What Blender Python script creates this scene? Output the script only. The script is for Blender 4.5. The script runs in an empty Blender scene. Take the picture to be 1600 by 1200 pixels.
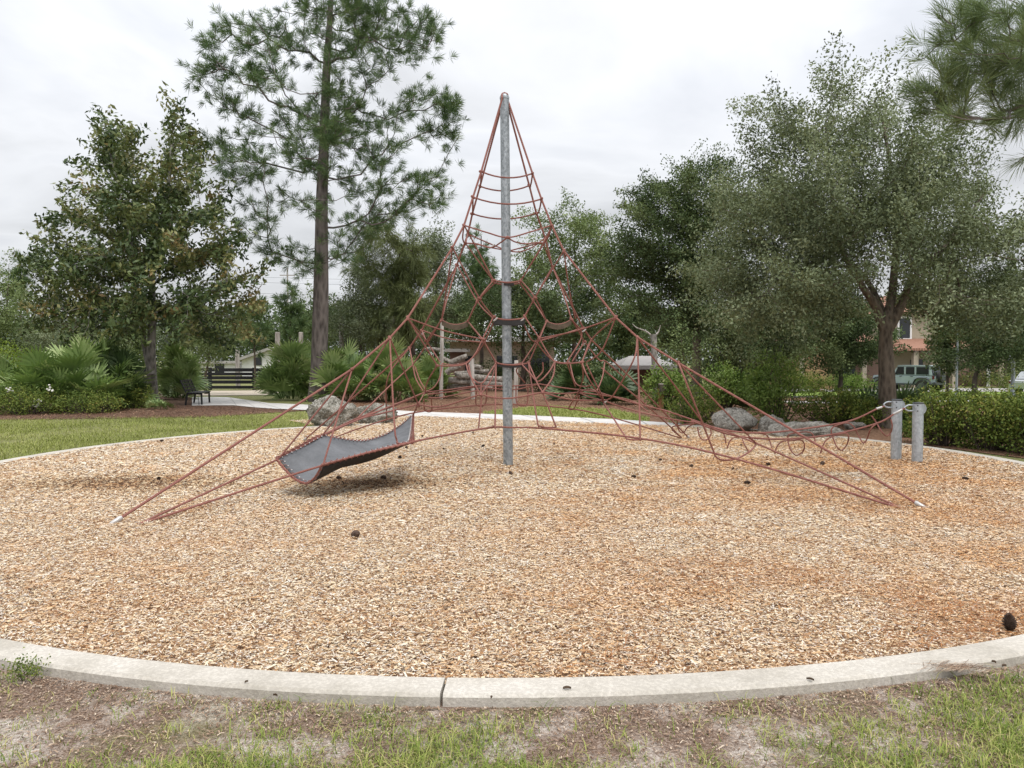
import bpy, math, numpy as np
from mathutils import Vector
R = math.radians
rng = np.random.default_rng(7)
scene = bpy.context.scene
COL = scene.collection

# ------------------------------------------------------------------ camera
CAM_H = 1.6; FPX = 1200.0
PITCH = math.atan(40/1200)
cam_d = bpy.data.cameras.new('camera'); cam = bpy.data.objects.new('camera', cam_d); COL.objects.link(cam)
cam.location = (0, 0, CAM_H); cam.rotation_euler = (math.pi/2-PITCH, 0, 0)
cam_d.sensor_width = 36; cam_d.lens = 27; cam_d.clip_end = 2000; cam_d.clip_start = 0.05
scene.camera = cam
FW = np.array([0, math.cos(PITCH), -math.sin(PITCH)]); UP = np.array([0, math.sin(PITCH), math.cos(PITCH)]); RT = np.array([1., 0, 0])
ORG = np.array([0, 0, CAM_H])
def ray(px, py): return FW + RT*((px-800)/FPX) + UP*((600-py)/FPX)
def at(px, py, Y):
    d = ray(px, py); return ORG + d*(Y/d[1])
def onground(px, py, z=0.0):
    d = ray(px, py); return ORG + d*((z-CAM_H)/d[2])
POLE = np.array([-0.057, 11.43])
RC = 7.70            # radius of the chip bed
def sstep(a, b, x):
    t = np.clip((x-a)/(b-a), 0, 1); return t*t*(3-2*t)
def gz(x, y):
    return -0.035 - 0.70*sstep(27, 58, y)*sstep(-2, 16, x) - 0.18*sstep(27, 46, y)
def gpt(px, py):
    z = -0.035
    for i in range(12):
        p = onground(px, py, z); z = float(gz(p[0], p[1]))
    return p

# ------------------------------------------------------------------ value noise
_lat = np.random.default_rng(3).random((256, 256))
def noise2(x, y, s=1.0):
    x = np.asarray(x)*s+100; y = np.asarray(y)*s+100
    xi = np.floor(x).astype(int); yi = np.floor(y).astype(int); fx = x-xi; fy = y-yi
    fx = fx*fx*(3-2*fx); fy = fy*fy*(3-2*fy)
    g = lambda a, b: _lat[a % 256, b % 256]
    return (g(xi, yi)*(1-fx)+g(xi+1, yi)*fx)*(1-fy)+(g(xi, yi+1)*(1-fx)+g(xi+1, yi+1)*fx)*fy
def fbm(x, y, s=1.0):
    return (noise2(x, y, s)+.5*noise2(x, y, s*2.1)+.25*noise2(x, y, s*4.3))/1.75

# ------------------------------------------------------------------ objects
def tag(o, label=None, cat=None, group=None, kind=None):
    if label: o['label'] = label
    if cat: o['category'] = cat
    if group: o['group'] = group
    if kind: o['kind'] = kind
    return o
def empty(name, loc, label, cat, group=None):
    o = bpy.data.objects.new(name, None); COL.objects.link(o); o.location = [float(v) for v in loc]
    o.empty_display_size = .2
    return tag(o, label, cat, group)
def link(name, me, mat=None, parent=None, smooth=False):
    o = bpy.data.objects.new(name, me); COL.objects.link(o)
    if mat: me.materials.append(mat)
    if parent:
        o.parent = parent
        o.matrix_parent_inverse = __import__('mathutils').Matrix.Identity(4)
    if smooth: me.polygons.foreach_set('use_smooth', [True]*len(me.polygons))
    return o
def raw_mesh(name, V, F, tint=None):
    """V (n,3), F (m,k) one polygon size; tint per face"""
    V = np.asarray(V, np.float32); F = np.asarray(F, np.int32)
    me = bpy.data.meshes.new(name); m, k = F.shape
    me.vertices.add(len(V)); me.vertices.foreach_set('co', V.ravel())
    me.loops.add(m*k); me.loops.foreach_set('vertex_index', F.ravel())
    me.polygons.add(m); me.polygons.foreach_set('loop_start', np.arange(0, m*k, k, dtype=np.int32))
    me.polygons.foreach_set('loop_total', np.full(m, k, np.int32))
    me.update(calc_edges=True)
    if tint is not None:
        a = me.attributes.new('tint', 'FLOAT', 'FACE'); a.data.foreach_set('value', np.asarray(tint, np.float32))
    return me
class MB:
    def __init__(s): s.v = []; s.f = []
    def add(s, vs, fs):
        b = len(s.v); s.v += [tuple(float(c) for c in v) for v in vs]; s.f += [tuple(i+b for i in f) for f in fs]; return s
    def box(s, c, d, rz=0, M=None):
        hx, hy, hz = d[0]/2, d[1]/2, d[2]/2
        vs = [(x, y, z) for z in (-hz, hz) for x, y in ((-hx, -hy), (hx, -hy), (hx, hy), (-hx, hy))]
        ca, sa = math.cos(rz), math.sin(rz)
        vs = [(c[0]+x*ca-y*sa, c[1]+x*sa+y*ca, c[2]+z) for x, y, z in vs]
        return s.add(vs, [(3, 2, 1, 0), (4, 5, 6, 7), (0, 1, 5, 4), (1, 2, 6, 5), (2, 3, 7, 6), (3, 0, 4, 7)])
    def tube(s, P, r, n=8, cap=True):
        P = np.asarray(P, float); k = len(P)
        r = np.full(k, r) if np.isscalar(r) else np.asarray(r, float)
        T = np.gradient(P, axis=0); T /= np.linalg.norm(T, axis=1)[:, None]+1e-9
        a = np.array([0, 0, 1.]) if abs(T[0][2]) < .9 else np.array([1., 0, 0])
        N = np.cross(T[0], a); N /= np.linalg.norm(N); vs = []
        for i in range(k):
            N = N-T[i]*N.dot(T[i]); N /= np.linalg.norm(N)+1e-9; B = np.cross(T[i], N)
            for j in range(n):
                t = 2*math.pi*j/n; vs.append(P[i]+r[i]*(math.cos(t)*N+math.sin(t)*B))
        fs = [(i*n+j, i*n+(j+1) % n, (i+1)*n+(j+1) % n, (i+1)*n+j) for i in range(k-1) for j in range(n)]
        if cap: fs += [tuple(range(n-1, -1, -1)), tuple((k-1)*n+j for j in range(n))]
        return s.add(vs, fs)
    def lathe(s, c, prof, n=20):
        vs = [(c[0]+r*math.cos(2*math.pi*j/n), c[1]+r*math.sin(2*math.pi*j/n), c[2]+z) for r, z in prof for j in range(n)]
        k = len(prof)
        fs = [(i*n+j, i*n+(j+1) % n, (i+1)*n+(j+1) % n, (i+1)*n+j) for i in range(k-1) for j in range(n)]
        fs += [tuple(range(n-1, -1, -1)), tuple((k-1)*n+j for j in range(n))]
        return s.add(vs, fs)
    def prism(s, poly, h0, h1, axis='z'):
        n = len(poly)
        def mk(p, h): return {'z': (p[0], p[1], h), 'y': (p[0], h, p[1]), 'x': (h, p[0], p[1])}[axis]
        vs = [mk(p, h0) for p in poly]+[mk(p, h1) for p in poly]
        return s.add(vs, [tuple(range(n-1, -1, -1)), tuple(range(n, 2*n))]+[(i, (i+1) % n, n+(i+1) % n, n+i) for i in range(n)])
    def build(s, name, mat=None, parent=None, smooth=False, bevel=0):
        me = bpy.data.meshes.new(name); me.from_pydata(s.v, [], s.f); me.update()
        import bmesh
        bm = bmesh.new(); bm.from_mesh(me); bmesh.ops.recalc_face_normals(bm, faces=bm.faces[:])
        if bevel: bmesh.ops.bevel(bm, geom=[e for e in bm.edges if len(e.link_faces) == 2 and e.calc_face_angle(0) > .6], offset=bevel, segments=2, affect='EDGES')
        bm.to_mesh(me); bm.free()
        o = link(name, me, mat, parent)
        if smooth:
            me.polygons.foreach_set('use_smooth', [True]*len(me.polygons))
            try: me.set_sharp_from_angle(angle=R(40))
            except Exception: pass
        return o
def local(o, *objs):                                  # world coordinates -> coordinates of the parent Empty
    for c in objs: c.matrix_parent_inverse = __import__('mathutils').Matrix.Translation(-Vector(o.location))
    return objs[0] if len(objs) == 1 else objs

# ------------------------------------------------------------------ materials
class NT:
    def __init__(s, name):
        s.m = bpy.data.materials.new(name); s.m.use_nodes = True; s.t = s.m.node_tree; s.t.nodes.clear()
        s.out = s.n('ShaderNodeOutputMaterial'); s.b = s.n('ShaderNodeBsdfPrincipled')
        s.t.links.new(s.b.outputs[0], s.out.inputs[0])
    def n(s, ty, **kw):
        x = s.t.nodes.new(ty)
        for k, v in kw.items(): setattr(x, k, v)
        return x
    def l(s, a, b): s.t.links.new(a, b)
    def coord(s, scale=(1, 1, 1)):
        g = s.n('ShaderNodeNewGeometry'); m = s.n('ShaderNodeMapping'); m.inputs['Scale'].default_value = scale
        s.l(g.outputs['Position'], m.inputs[0]); return m.outputs[0]
    def noise(s, vec, sc, det=4, rough=.6):
        x = s.n('ShaderNodeTexNoise'); x.inputs['Scale'].default_value = sc; x.inputs['Detail'].default_value = det; x.inputs['Roughness'].default_value = rough
        if vec is not None: s.l(vec, x.inputs['Vector'])
        return x.outputs['Fac']
    def ramp(s, fac, stops):
        x = s.n('ShaderNodeValToRGB'); e = x.color_ramp.elements
        while len(e) < len(stops): e.new(.5)
        for el, (p, c) in zip(e, stops): el.position = p; el.color = (*c, 1)
        s.l(fac, x.inputs[0]); return x.outputs[0]
    def mix(s, fac, a, b, mode='MIX'):
        x = s.n('ShaderNodeMix', data_type='RGBA', blend_type=mode)
        if isinstance(fac, (int, float)): x.inputs[0].default_value = fac
        else: s.l(fac, x.inputs[0])
        for v, i in ((a, 6), (b, 7)):
            if isinstance(v, tuple): x.inputs[i].default_value = (*v, 1)
            else: s.l(v, x.inputs[i])
        return x.outputs[2]
    def bump(s, h, dist, strength=1):
        x = s.n('ShaderNodeBump'); x.inputs['Distance'].default_value = dist; x.inputs['Strength'].default_value = strength
        s.l(h, x.inputs['Height']); s.l(x.outputs[0], s.b.inputs['Normal'])
    def col(s, c, rough=.8, metal=0, spec=.3):
        if isinstance(c, tuple): s.b.inputs['Base Color'].default_value = (*c, 1)
        else: s.l(c, s.b.inputs['Base Color'])
        s.b.inputs['Roughness'].default_value = rough; s.b.inputs['Metallic'].default_value = metal
        s.b.inputs['Specular IOR Level'].default_value = spec; return s
def plain(name, c, rough=.6, metal=0, var=.25, sc=8, spec=.3, bump=0):
    t = NT(name); v = t.coord(); n = t.noise(v, sc, 5)
    t.col(t.ramp(n, [(.3, tuple(x*(1-var) for x in c)), (.7, tuple(min(1, x*(1+var)) for x in c))]), rough, metal, spec)
    if bump: t.bump(t.noise(v, sc*6, 4), bump)
    return t.m
def leafmat(name, stops, transl=.3, rough=.6, spec=.14):
    t = NT(name); a = t.n('ShaderNodeAttribute'); a.attribute_name = 'tint'
    g = t.noise(t.coord(), .9, 2); ad = t.n('ShaderNodeMath', operation='MULTIPLY_ADD'); t.l(g, ad.inputs[0]); ad.inputs[1].default_value = .5
    sb = t.n('ShaderNodeMath', operation='SUBTRACT'); t.l(a.outputs['Fac'], sb.inputs[0]); sb.inputs[1].default_value = .25; t.l(sb.outputs[0], ad.inputs[2])
    c = t.ramp(ad.outputs[0], stops); t.col(c, rough, 0, spec)
    tr = t.n('ShaderNodeBsdfTranslucent'); t.l(t.mix(1.0, c, (1.0, 1.05, .6), 'MULTIPLY'), tr.inputs[0])
    mx = t.n('ShaderNodeMixShader'); mx.inputs[0].default_value = transl*.55
    t.l(t.b.outputs[0], mx.inputs[1]); t.l(tr.outputs[0], mx.inputs[2]); t.l(mx.outputs[0], t.out.inputs[0]); return t.m
def barkmat(name, a, b, sc=6, stretch=.25, bump=.03):
    t = NT(name); v = t.coord((1, 1, stretch)); n = t.noise(v, sc*1.6, 6, .7)
    vo = t.n('ShaderNodeTexVoronoi'); vo.inputs['Scale'].default_value = sc; t.l(v, vo.inputs['Vector'])
    f = t.mix(.5, n, vo.outputs['Distance'])
    t.col(t.ramp(f, [(.25, a), (.62, b)]), .9, 0, .15); t.bump(f, bump); return t.m
def tintmat(name, stops, rough=.85, spec=.2, rust=False):
    t = NT(name); a = t.n('ShaderNodeAttribute'); a.attribute_name = 'tint'; c = t.ramp(a.outputs['Fac'], stops)
    if rust:
        b = t.n('ShaderNodeAttribute'); b.attribute_name = 'rust'; c = t.mix(b.outputs['Fac'], c, t.mix(1.0, c, (.95, .68, .45), 'MULTIPLY'))
    t.col(c, rough, 0, spec); return t.m

M = {}
M['magnolia'] = leafmat('magnolia leaf', [(0, (.025, .045, .018)), (.36, (.075, .115, .042)), (.62, (.155, .19, .068)), (.82, (.25, .23, .09)), (.92, (.27, .19, .08)), (1, (.38, .26, .12))], .15, .4, .3)
M['pine'] = leafmat('pine needle', [(0, (.04, .075, .03)), (.5, (.115, .18, .075)), (1, (.26, .33, .15))], .25)
M['nearpine'] = leafmat('near pine needle', [(0, (.08, .12, .05)), (.5, (.17, .23, .10)), (1, (.32, .36, .18))], .3)
M['pineolive'] = leafmat('olive pine needle', [(0, (.075, .095, .035)), (.5, (.155, .185, .075)), (1, (.25, .28, .12))], .25)
M['oak'] = leafmat('live oak leaf', [(0, (.045, .06, .03)), (.5, (.148, .18, .092)), (1, (.35, .395, .24))], .24, .6, .2)
M['darkoak'] = leafmat('dark oak leaf', [(0, (.025, .043, .018)), (.5, (.085, .122, .048)), (1, (.22, .265, .115))], .22)
M['paleleaf'] = leafmat('pale green leaf', [(0, (.06, .09, .035)), (.5, (.16, .21, .085)), (1, (.32, .38, .17))], .3)
M['greyleaf'] = leafmat('grey green leaf', [(0, (.06, .08, .045)), (.5, (.15, .18, .10)), (1, (.29, .33, .20))], .25)
M['shrub'] = leafmat('shrub leaf', [(0, (.06, .11, .02)), (.5, (.15, .23, .05)), (1, (.30, .38, .11))], .3)
M['hedge'] = leafmat('hedge leaf', [(0, (.035, .065, .016)), (.42, (.115, .165, .036)), (.75, (.25, .295, .066)), (1, (.37, .27, .09))], .28)
M['yellowshrub'] = leafmat('yellow green shrub leaf', [(0, (.10, .15, .02)), (.5, (.18, .26, .03)), (1, (.30, .38, .06))], .3)
M['palm'] = leafmat('palmetto frond', [(0, (.09, .15, .045)), (.45, (.22, .32, .105)), (.75, (.38, .48, .20)), (1, (.55, .58, .32))], .22, .42, .4)
M['palmdark'] = leafmat('dark fan palm frond', [(0, (.03, .06, .02)), (.5, (.08, .13, .05)), (1, (.19, .26, .11))], .2, .45, .35)
M['grass'] = leafmat('grass blade', [(0, (.09, .15, .025)), (.4, (.20, .265, .05)), (.68, (.37, .40, .115)), (1, (.55, .46, .22))], .3)
M['lawngrass'] = leafmat('lawn grass blade', [(0, (.17, .20, .045)), (.5, (.31, .345, .10)), (.9, (.45, .45, .18)), (1, (.52, .45, .24))], .3)
M['pinebark'] = barkmat('pine bark', (.065, .055, .05), (.21, .18, .165), 7, .3, .05)
M['greybark'] = barkmat('grey bark', (.10, .095, .085), (.33, .31, .28), 10, .4, .02)
M['oakbark'] = barkmat('oak bark', (.065, .054, .044), (.20, .165, .13), 12, .35, .03)
M['darkbark'] = barkmat('dark bark', (.04, .033, .026), (.13, .105, .085), 8, .35, .03)
M['rope'] = None
t = NT('red rope'); v = t.coord(); n = t.noise(v, 3, 4); n2 = t.noise(v, 60, 2)
c = t.ramp(n, [(.3, (.16, .05, .043)), (.55, (.25, .088, .073)), (.8, (.34, .17, .14))]); c = t.mix(n2, c, (.31, .155, .125)); t.col(c, .8, 0, .2)
w = t.n('ShaderNodeTexWave'); w.inputs['Scale'].default_value = 22; w.bands_direction = 'DIAGONAL'; t.l(v, w.inputs['Vector']); t.bump(w.outputs['Fac'], .003); M['rope'] = t.m
def galv(name, lo, hi):
    t = NT(name); v = t.coord((1, 1, .7)); vo = t.n('ShaderNodeTexVoronoi'); vo.inputs['Scale'].default_value = 42; t.l(v, vo.inputs['Vector'])
    f = t.mix(.45, vo.outputs['Color'], t.noise(v, 9, 5)); f = t.mix(.35, f, t.noise(t.coord((1, 1, .05)), 14, 3)); t.col(t.ramp(f, [(.28, lo), (.7, hi)]), .5, .55, .5); return t.m
M['galv'] = galv('galvanised steel', (.17, .19, .20), (.46, .495, .515))
M['post'] = galv('galvanised post', (.34, .375, .40), (.58, .63, .66))
M['alu'] = plain('pale aluminium sleeve', (.50, .48, .46), .4, .4, .12, 30)
M['capdark'] = plain('dark plastic cap', (.07, .075, .08), .5, 0, .1)
M['rubber'] = plain('black rubber', (.035, .033, .032), .7, 0, .3, 20)
M['belt'] = plain('brown rubber belt', (.13, .105, .075), .75, 0, .3, 20)
t = NT('grey membrane'); v = t.coord(); c = t.ramp(t.noise(v, 3.2, 6, .65), [(.3, (.09, .094, .10)), (.52, (.13, .134, .142)), (.7, (.175, .18, .19))]); t.col(c, .55, 0, .4); t.bump(t.noise(v, 5, 3), .03); M['membrane'] = t.m
M['lace'] = plain('pale lacing', (.55, .52, .5), .5, 0, .2, 60)
t = NT('pale concrete'); v = t.coord(); c = t.ramp(t.noise(v, 1.3, 7, .7), [(.32, (.42, .385, .325)), (.5, (.57, .53, .465)), (.68, (.66, .62, .56))])
c = t.mix(t.ramp(t.noise(v, 55, 3), [(.45, (0, 0, 0)), (.62, (1, 1, 1))]), t.mix(.28, c, (.22, .2, .175)), c); t.col(c, .9, 0, .2); t.bump(t.noise(v, 70, 4), .004); M['concrete'] = t.m
M['paving'] = plain('path concrete', (.60, .58, .555), .9, 0, .12, 2.0, .2, .004)
M['wood'] = barkmat('weathered wood', (.22, .19, .165), (.50, .46, .42), 9, .18, .01)
t = NT('weathered log'); v = t.coord(); f = t.noise(v, 11, 8, .8); t.col(t.ramp(f, [(.36, (.075, .06, .05)), (.48, (.25, .22, .19)), (.62, (.52, .48, .43))]), .9, 0, .15); t.bump(f, .04); M['log'] = t.m
M['black'] = plain('black painted metal', (.018, .018, .02), .45, 0, .3, 15)
M['fenceblack'] = plain('black painted board', (.016, .016, .018), .7, 0, .4, 6)
def rockmat(name, a, b, c3):
    t = NT(name); v = t.coord(); n = t.noise(v, 4.5, 8, .75); n9 = t.noise(v, 26, 8, .85); f = t.mix(.6, n, n9)
    t.col(t.ramp(f, [(.43, a), (.495, b), (.56, c3)]), .95, 0, .15); t.bump(f, .16); return t.m
M['limestone'] = rockmat('limestone', (.10, .09, .07), (.40, .375, .31), (.78, .75, .68))
M['boulder'] = rockmat('grey boulder', (.17, .155, .135), (.41, .385, .34), (.70, .67, .61))
M['chips'] = tintmat('wood chip', [(0, (.045, .024, .014)), (.14, (.17, .082, .04)), (.32, (.42, .245, .12)), (.5, (.60, .44, .265)), (.70, (.74, .625, .445)), (.86, (.81, .735, .62)), (1, (.55, .51, .475))], rust=True)
M['straw'] = tintmat('fallen pine needle', [(0, (.14, .05, .02)), (.5, (.36, .14, .05)), (1, (.52, .26, .11))])
M['bedlitter'] = tintmat('bed litter', [(0, (.07, .035, .022)), (.45, (.20, .105, .065)), (.75, (.36, .22, .14)), (1, (.55, .42, .30))])
M['litter'] = tintmat('dry litter', [(0, (.09, .055, .036)), (.45, (.24, .15, .10)), (.8, (.40, .29, .20)), (1, (.58, .48, .37))])
M['deadleaf'] = plain('dead leaf', (.11, .075, .05), .8, 0, .4, 60)
M['cone'] = plain('pine cone', (.085, .055, .04), .8, 0, .5, 40)
t = NT('chip bed'); v = t.coord(); vo = t.n('ShaderNodeTexVoronoi'); vo.inputs['Scale'].default_value = 34; vo.inputs['Randomness'].default_value = 1; t.l(t.coord((1, 1.6, 1)), vo.inputs['Vector'])
sep = t.n('ShaderNodeSeparateColor'); t.l(vo.outputs['Color'], sep.inputs[0])
c = t.ramp(sep.outputs[0], [(0, (.07, .04, .025)), (.25, (.26, .14, .08)), (.5, (.47, .31, .18)), (.8, (.68, .54, .38)), (1, (.6, .53, .45))])
c = t.mix(t.ramp(t.noise(v, 26, 3), [(.36, (1, 1, 1)), (.5, (0, 0, 0))]), c, t.mix(.8, c, (.04, .026, .018)))
pt = t.ramp(t.noise(v, .55, 4, .6), [(.42, (0, 0, 0)), (.68, (1, 1, 1))]); c = t.mix(t.mix(.5, (0, 0, 0), pt), c, (.40, .21, .10)); t.col(c, .9, 0, .15)
t.bump(t.mix(.5, sep.outputs[1], t.noise(v, 26, 3)), .02); M['chipbed'] = t.m
t = NT('sandy ground'); v = t.coord(); sandc = t.ramp(t.noise(v, 75, 6, .75), [(.34, (.14, .09, .062)), (.46, (.42, .345, .285)), (.6, (.70, .63, .56))])
lit = t.ramp(t.noise(v, 2.6, 6, .7), [(.40, (0, 0, 0)), (.53, (1, 1, 1))]); darkc = t.ramp(t.noise(v, 90, 5, .75), [(.36, (.08, .052, .036)), (.5, (.25, .17, .125)), (.64, (.46, .37, .30))]); c1 = t.mix(lit, sandc, darkc)
gr = t.ramp(t.noise(v, 60, 6, .75), [(.36, (.07, .085, .03)), (.5, (.19, .20, .075)), (.64, (.36, .32, .18))])
sp = t.n('ShaderNodeSeparateXYZ'); t.l(v, sp.inputs[0]); mr = t.n('ShaderNodeMapRange'); mr.inputs[1].default_value = 5; mr.inputs[2].default_value = 8; t.l(sp.outputs[1], mr.inputs[0])
pa = t.ramp(t.noise(v, 1.1, 4, .6), [(.54, (0, 0, 0)), (.7, (.55, .55, .55))]); mxf = t.mix(mr.outputs[0], pa, (1, 1, 1)); t.col(t.mix(mxf, c1, gr), .95, 0, .1); t.bump(t.noise(v, 110, 5, .75), .012); M['ground'] = t.m
t = NT('pine straw ground'); v = t.coord(); c = t.ramp(t.noise(v, 16, 6, .75), [(.3, (.05, .032, .024)), (.5, (.15, .092, .065)), (.72, (.32, .21, .14))]); t.col(c, 1, 0, .1); t.bump(t.noise(v, 30, 5), .03); M['strawbed'] = t.m
t = NT('redder straw ground'); v = t.coord(); c = t.ramp(t.noise(v, 16, 6, .75), [(.3, (.09, .05, .034)), (.48, (.22, .125, .08)), (.62, (.34, .21, .135)), (.75, (.48, .36, .25))]); t.col(c, 1, 0, .1); t.bump(t.noise(v, 30, 5), .03); M['redbed'] = t.m
t = NT('lawn ground'); v = t.coord(); c = t.ramp(t.noise(v, 9, 6, .75), [(.3, (.10, .12, .03)), (.55, (.19, .22, .06)), (.72, (.33, .31, .15))]); t.col(c, 1, 0, .1); t.bump(t.noise(v, 40, 5), .02); M['lawn'] = t.m
M['lawnfar'] = plain('far street lawn', (.19, .27, .05), 1, 0, .3, 4)
M['drive'] = plain('driveway pavers', (.36, .34, .32), .9, 0, .15, 3)
M['sand'] = plain('pale sand', (.50, .43, .34), .95, 0, .25, 5)
M['asphalt'] = plain('grey asphalt', (.16, .16, .16), .9, 0, .15, 8)
M['stucco'] = plain('tan stucco', (.40, .345, .265), .9, 0, .08, 6)
M['orange'] = plain('ochre stucco', (.36, .235, .13), .9, 0, .1, 6)
M['brownwall'] = plain('brown stucco', (.20, .13, .10), .9, 0, .1, 6)
M['white'] = plain('white paint', (.84, .84, .84), .6, 0, .05, 4)
M['glassdark'] = plain('dark window glass', (.02, .024, .028), .08, 0, .1, 2, .6)
t = NT('terracotta tiles'); v = t.coord((1, 1, 1)); w = t.n('ShaderNodeTexWave'); w.inputs['Scale'].default_value = 1.4; w.bands_direction = 'X'; t.l(v, w.inputs['Vector'])
c = t.mix(t.noise(v, 5, 3), (.30, .14, .09), (.52, .31, .22)); c = t.mix(w.outputs['Fac'], t.mix(.5, c, (.14, .06, .04)), c); t.col(c, .85); t.bump(w.outputs['Fac'], .06); M['tiles'] = t.m
M['paleroof'] = plain('pale roof', (.38, .36, .34), .85, 0, .1, 4)
M['carpaint'] = plain('pale grey blue car paint', (.34, .41, .425), .3, 0, .05, 2, .5)
M['silver'] = plain('silver car paint', (.42, .44, .45), .3, .3, .05, 2, .5)
M['lampglass'] = plain('red lamp lens', (.10, .015, .015), .25, 0, .1, 4, .5)
M['orangewood'] = plain('orange brown timber', (.26, .13, .065), .85, 0, .3, 8)
M['greenbox'] = plain('pale green enclosure', (.24, .30, .22), .6, 0, .1, 4)
M['flower'] = plain('white flower', (.7, .68, .62), .8, 0, .1, 10)

# ------------------------------------------------------------------ world and sun
W = bpy.data.worlds.new('World'); scene.world = W; W.use_nodes = True; nt = W.node_tree; nt.nodes.clear()
def wn(ty, **k):
    x = nt.nodes.new(ty)
    for a, b in k.items(): setattr(x, a, b)
    return x
out = wn('ShaderNodeOutputWorld'); bg = wn('ShaderNodeBackground'); nt.links.new(bg.outputs[0], out.inputs[0])
SUN_EL, SUN_AZ = R(62), R(155)          # azimuth measured clockwise from +Y
sky = wn('ShaderNodeTexSky', sky_type='NISHITA'); sky.sun_disc = False; sky.sun_elevation = SUN_EL; sky.sun_rotation = SUN_AZ; sky.air_density = 1.2; sky.dust_density = 2
tc = wn('ShaderNodeTexCoord'); sx = wn('ShaderNodeSeparateXYZ'); nt.links.new(tc.outputs['Generated'], sx.inputs[0])
zz = wn('ShaderNodeMath', operation='MAXIMUM'); nt.links.new(sx.outputs[2], zz.inputs[0]); zz.inputs[1].default_value = 0.0
za = wn('ShaderNodeMath', operation='ADD'); nt.links.new(zz.outputs[0], za.inputs[0]); za.inputs[1].default_value = .22
cb = wn('ShaderNodeCombineXYZ')
for i in (0, 1):
    dv = wn('ShaderNodeMath', operation='DIVIDE'); nt.links.new(sx.outputs[i], dv.inputs[0]); nt.links.new(za.outputs[0], dv.inputs[1]); nt.links.new(dv.outputs[0], cb.inputs[i])
def wnoise(sc, det, rough):
    nz = wn('ShaderNodeTexNoise'); nz.inputs['Scale'].default_value = sc; nz.inputs['Detail'].default_value = det; nz.inputs['Roughness'].default_value = rough
    nz.inputs['Distortion'].default_value = .4; nt.links.new(cb.outputs[0], nz.inputs['Vector']); return nz.outputs['Fac']
cr = wn('ShaderNodeValToRGB'); e = cr.color_ramp.elements
for el, (p, c) in zip([e[0], e[1], e.new(.5)], [(.34, (7.5, 7.75, 8.3)), (.62, (10.6, 10.7, 10.8)), (.47, (9.4, 9.55, 9.9))]): el.position = p; el.color = (*c, 1)
nt.links.new(wnoise(1.15, 6, .5), cr.inputs[0])
gm = wn('ShaderNodeMath', operation='MULTIPLY_ADD'); nt.links.new(zz.outputs[0], gm.inputs[0]); gm.inputs[1].default_value = .9; gm.inputs[2].default_value = .55
gm2 = wn('ShaderNodeMath', operation='MULTIPLY_ADD'); nt.links.new(zz.outputs[0], gm2.inputs[0]); nt.links.new(gm.outputs[0], gm2.inputs[1]); gm2.inputs[2].default_value = .75; gm = gm2
gs = wn('ShaderNodeVectorMath', operation='SCALE'); nt.links.new(cr.outputs[0], gs.inputs[0]); nt.links.new(gm.outputs[0], gs.inputs[3])
mx = wn('ShaderNodeMix', data_type='RGBA'); mx.inputs[0].default_value = .92; nt.links.new(sky.outputs[0], mx.inputs[6]); nt.links.new(gs.outputs[0], mx.inputs[7])
nt.links.new(mx.outputs[2], bg.inputs[0]); bg.inputs[1].default_value = .1
sd = bpy.data.lights.new('sun', 'SUN'); sd.energy = 1.5; sd.angle = R(14); sd.color = (1, .96, .9)
so = bpy.data.objects.new('sun', sd); COL.objects.link(so); so.location = (0, 0, 30)
sv = Vector((math.sin(SUN_AZ)*math.cos(SUN_EL), math.cos(SUN_AZ)*math.cos(SUN_EL), math.sin(SUN_EL)))
so.rotation_euler = sv.to_track_quat('Z', 'Y').to_euler()
scene.view_settings.view_transform = 'Standard'; scene.view_settings.look = 'None'; scene.view_settings.gamma = 1; scene.view_settings.exposure = 0.16
scene.cycles.max_bounces = 5; scene.cycles.diffuse_bounces = 2; scene.cycles.transparent_max_bounces = 4

# ------------------------------------------------------------------ setting
def grid_sheet(name, xs, ys, zf, mat):
    X, Y = np.meshgrid(xs, ys); Z = zf(X, Y); n, m = X.shape
    V = np.stack([X, Y, Z], -1).reshape(-1, 3); i = np.arange((n-1)*(m-1)); r, c = i//(m-1), i % (m-1)
    F = np.stack([r*m+c, r*m+c+1, (r+1)*m+c+1, (r+1)*m+c], 1)
    o = link(name, raw_mesh(name, V, F), mat, None, True); return tag(o, kind='structure')
xs = np.concatenate([np.linspace(-220, -32, 24), np.linspace(-30, 40, 71), np.linspace(44, 260, 24)])
ys = np.concatenate([np.linspace(-8, 70, 79), np.linspace(74, 420, 40)])
grid_sheet('ground', xs, ys, lambda x, y: gz(x, y), M['ground'])
def strip_sheet(name, A, B, dz, mat, n=40, m=6, px=True):
    """sheet between two edges given in picture points that lie on the ground"""
    def res(L):
        L = np.array([(gpt(*p) if px else (p[0], p[1], 0)) for p in L]); s = np.r_[0, np.cumsum(np.linalg.norm(np.diff(L, axis=0), axis=1))]
        q = np.linspace(0, s[-1], n); return np.stack([np.interp(q, s, L[:, k]) for k in range(3)], 1)
    a, b = res(A), res(B); V = []
    for i in range(n):
        for j in range(m):
            p = a[i]+(b[i]-a[i])*j/(m-1); V.append((p[0], p[1], gz(p[0], p[1])+dz))
    F = [(i*m+j, i*m+j+1, (i+1)*m+j+1, (i+1)*m+j) for i in range(n-1) for j in range(m-1)]
    mb = MB(); mb.v = [tuple(map(float, v)) for v in V]; mb.f = F
    o = mb.build(name, mat); return tag(o, kind='structure'), a, b
strip_sheet('pine_straw_bed', [(-260, 672), (-40, 657), (130, 655), (330, 652), (420, 646), (500, 640.5)], [(-260, 612), (-40, 612), (130, 612), (250, 614), (300, 622), (500, 640)], .012, M['strawbed'], 60, 20)
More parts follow.
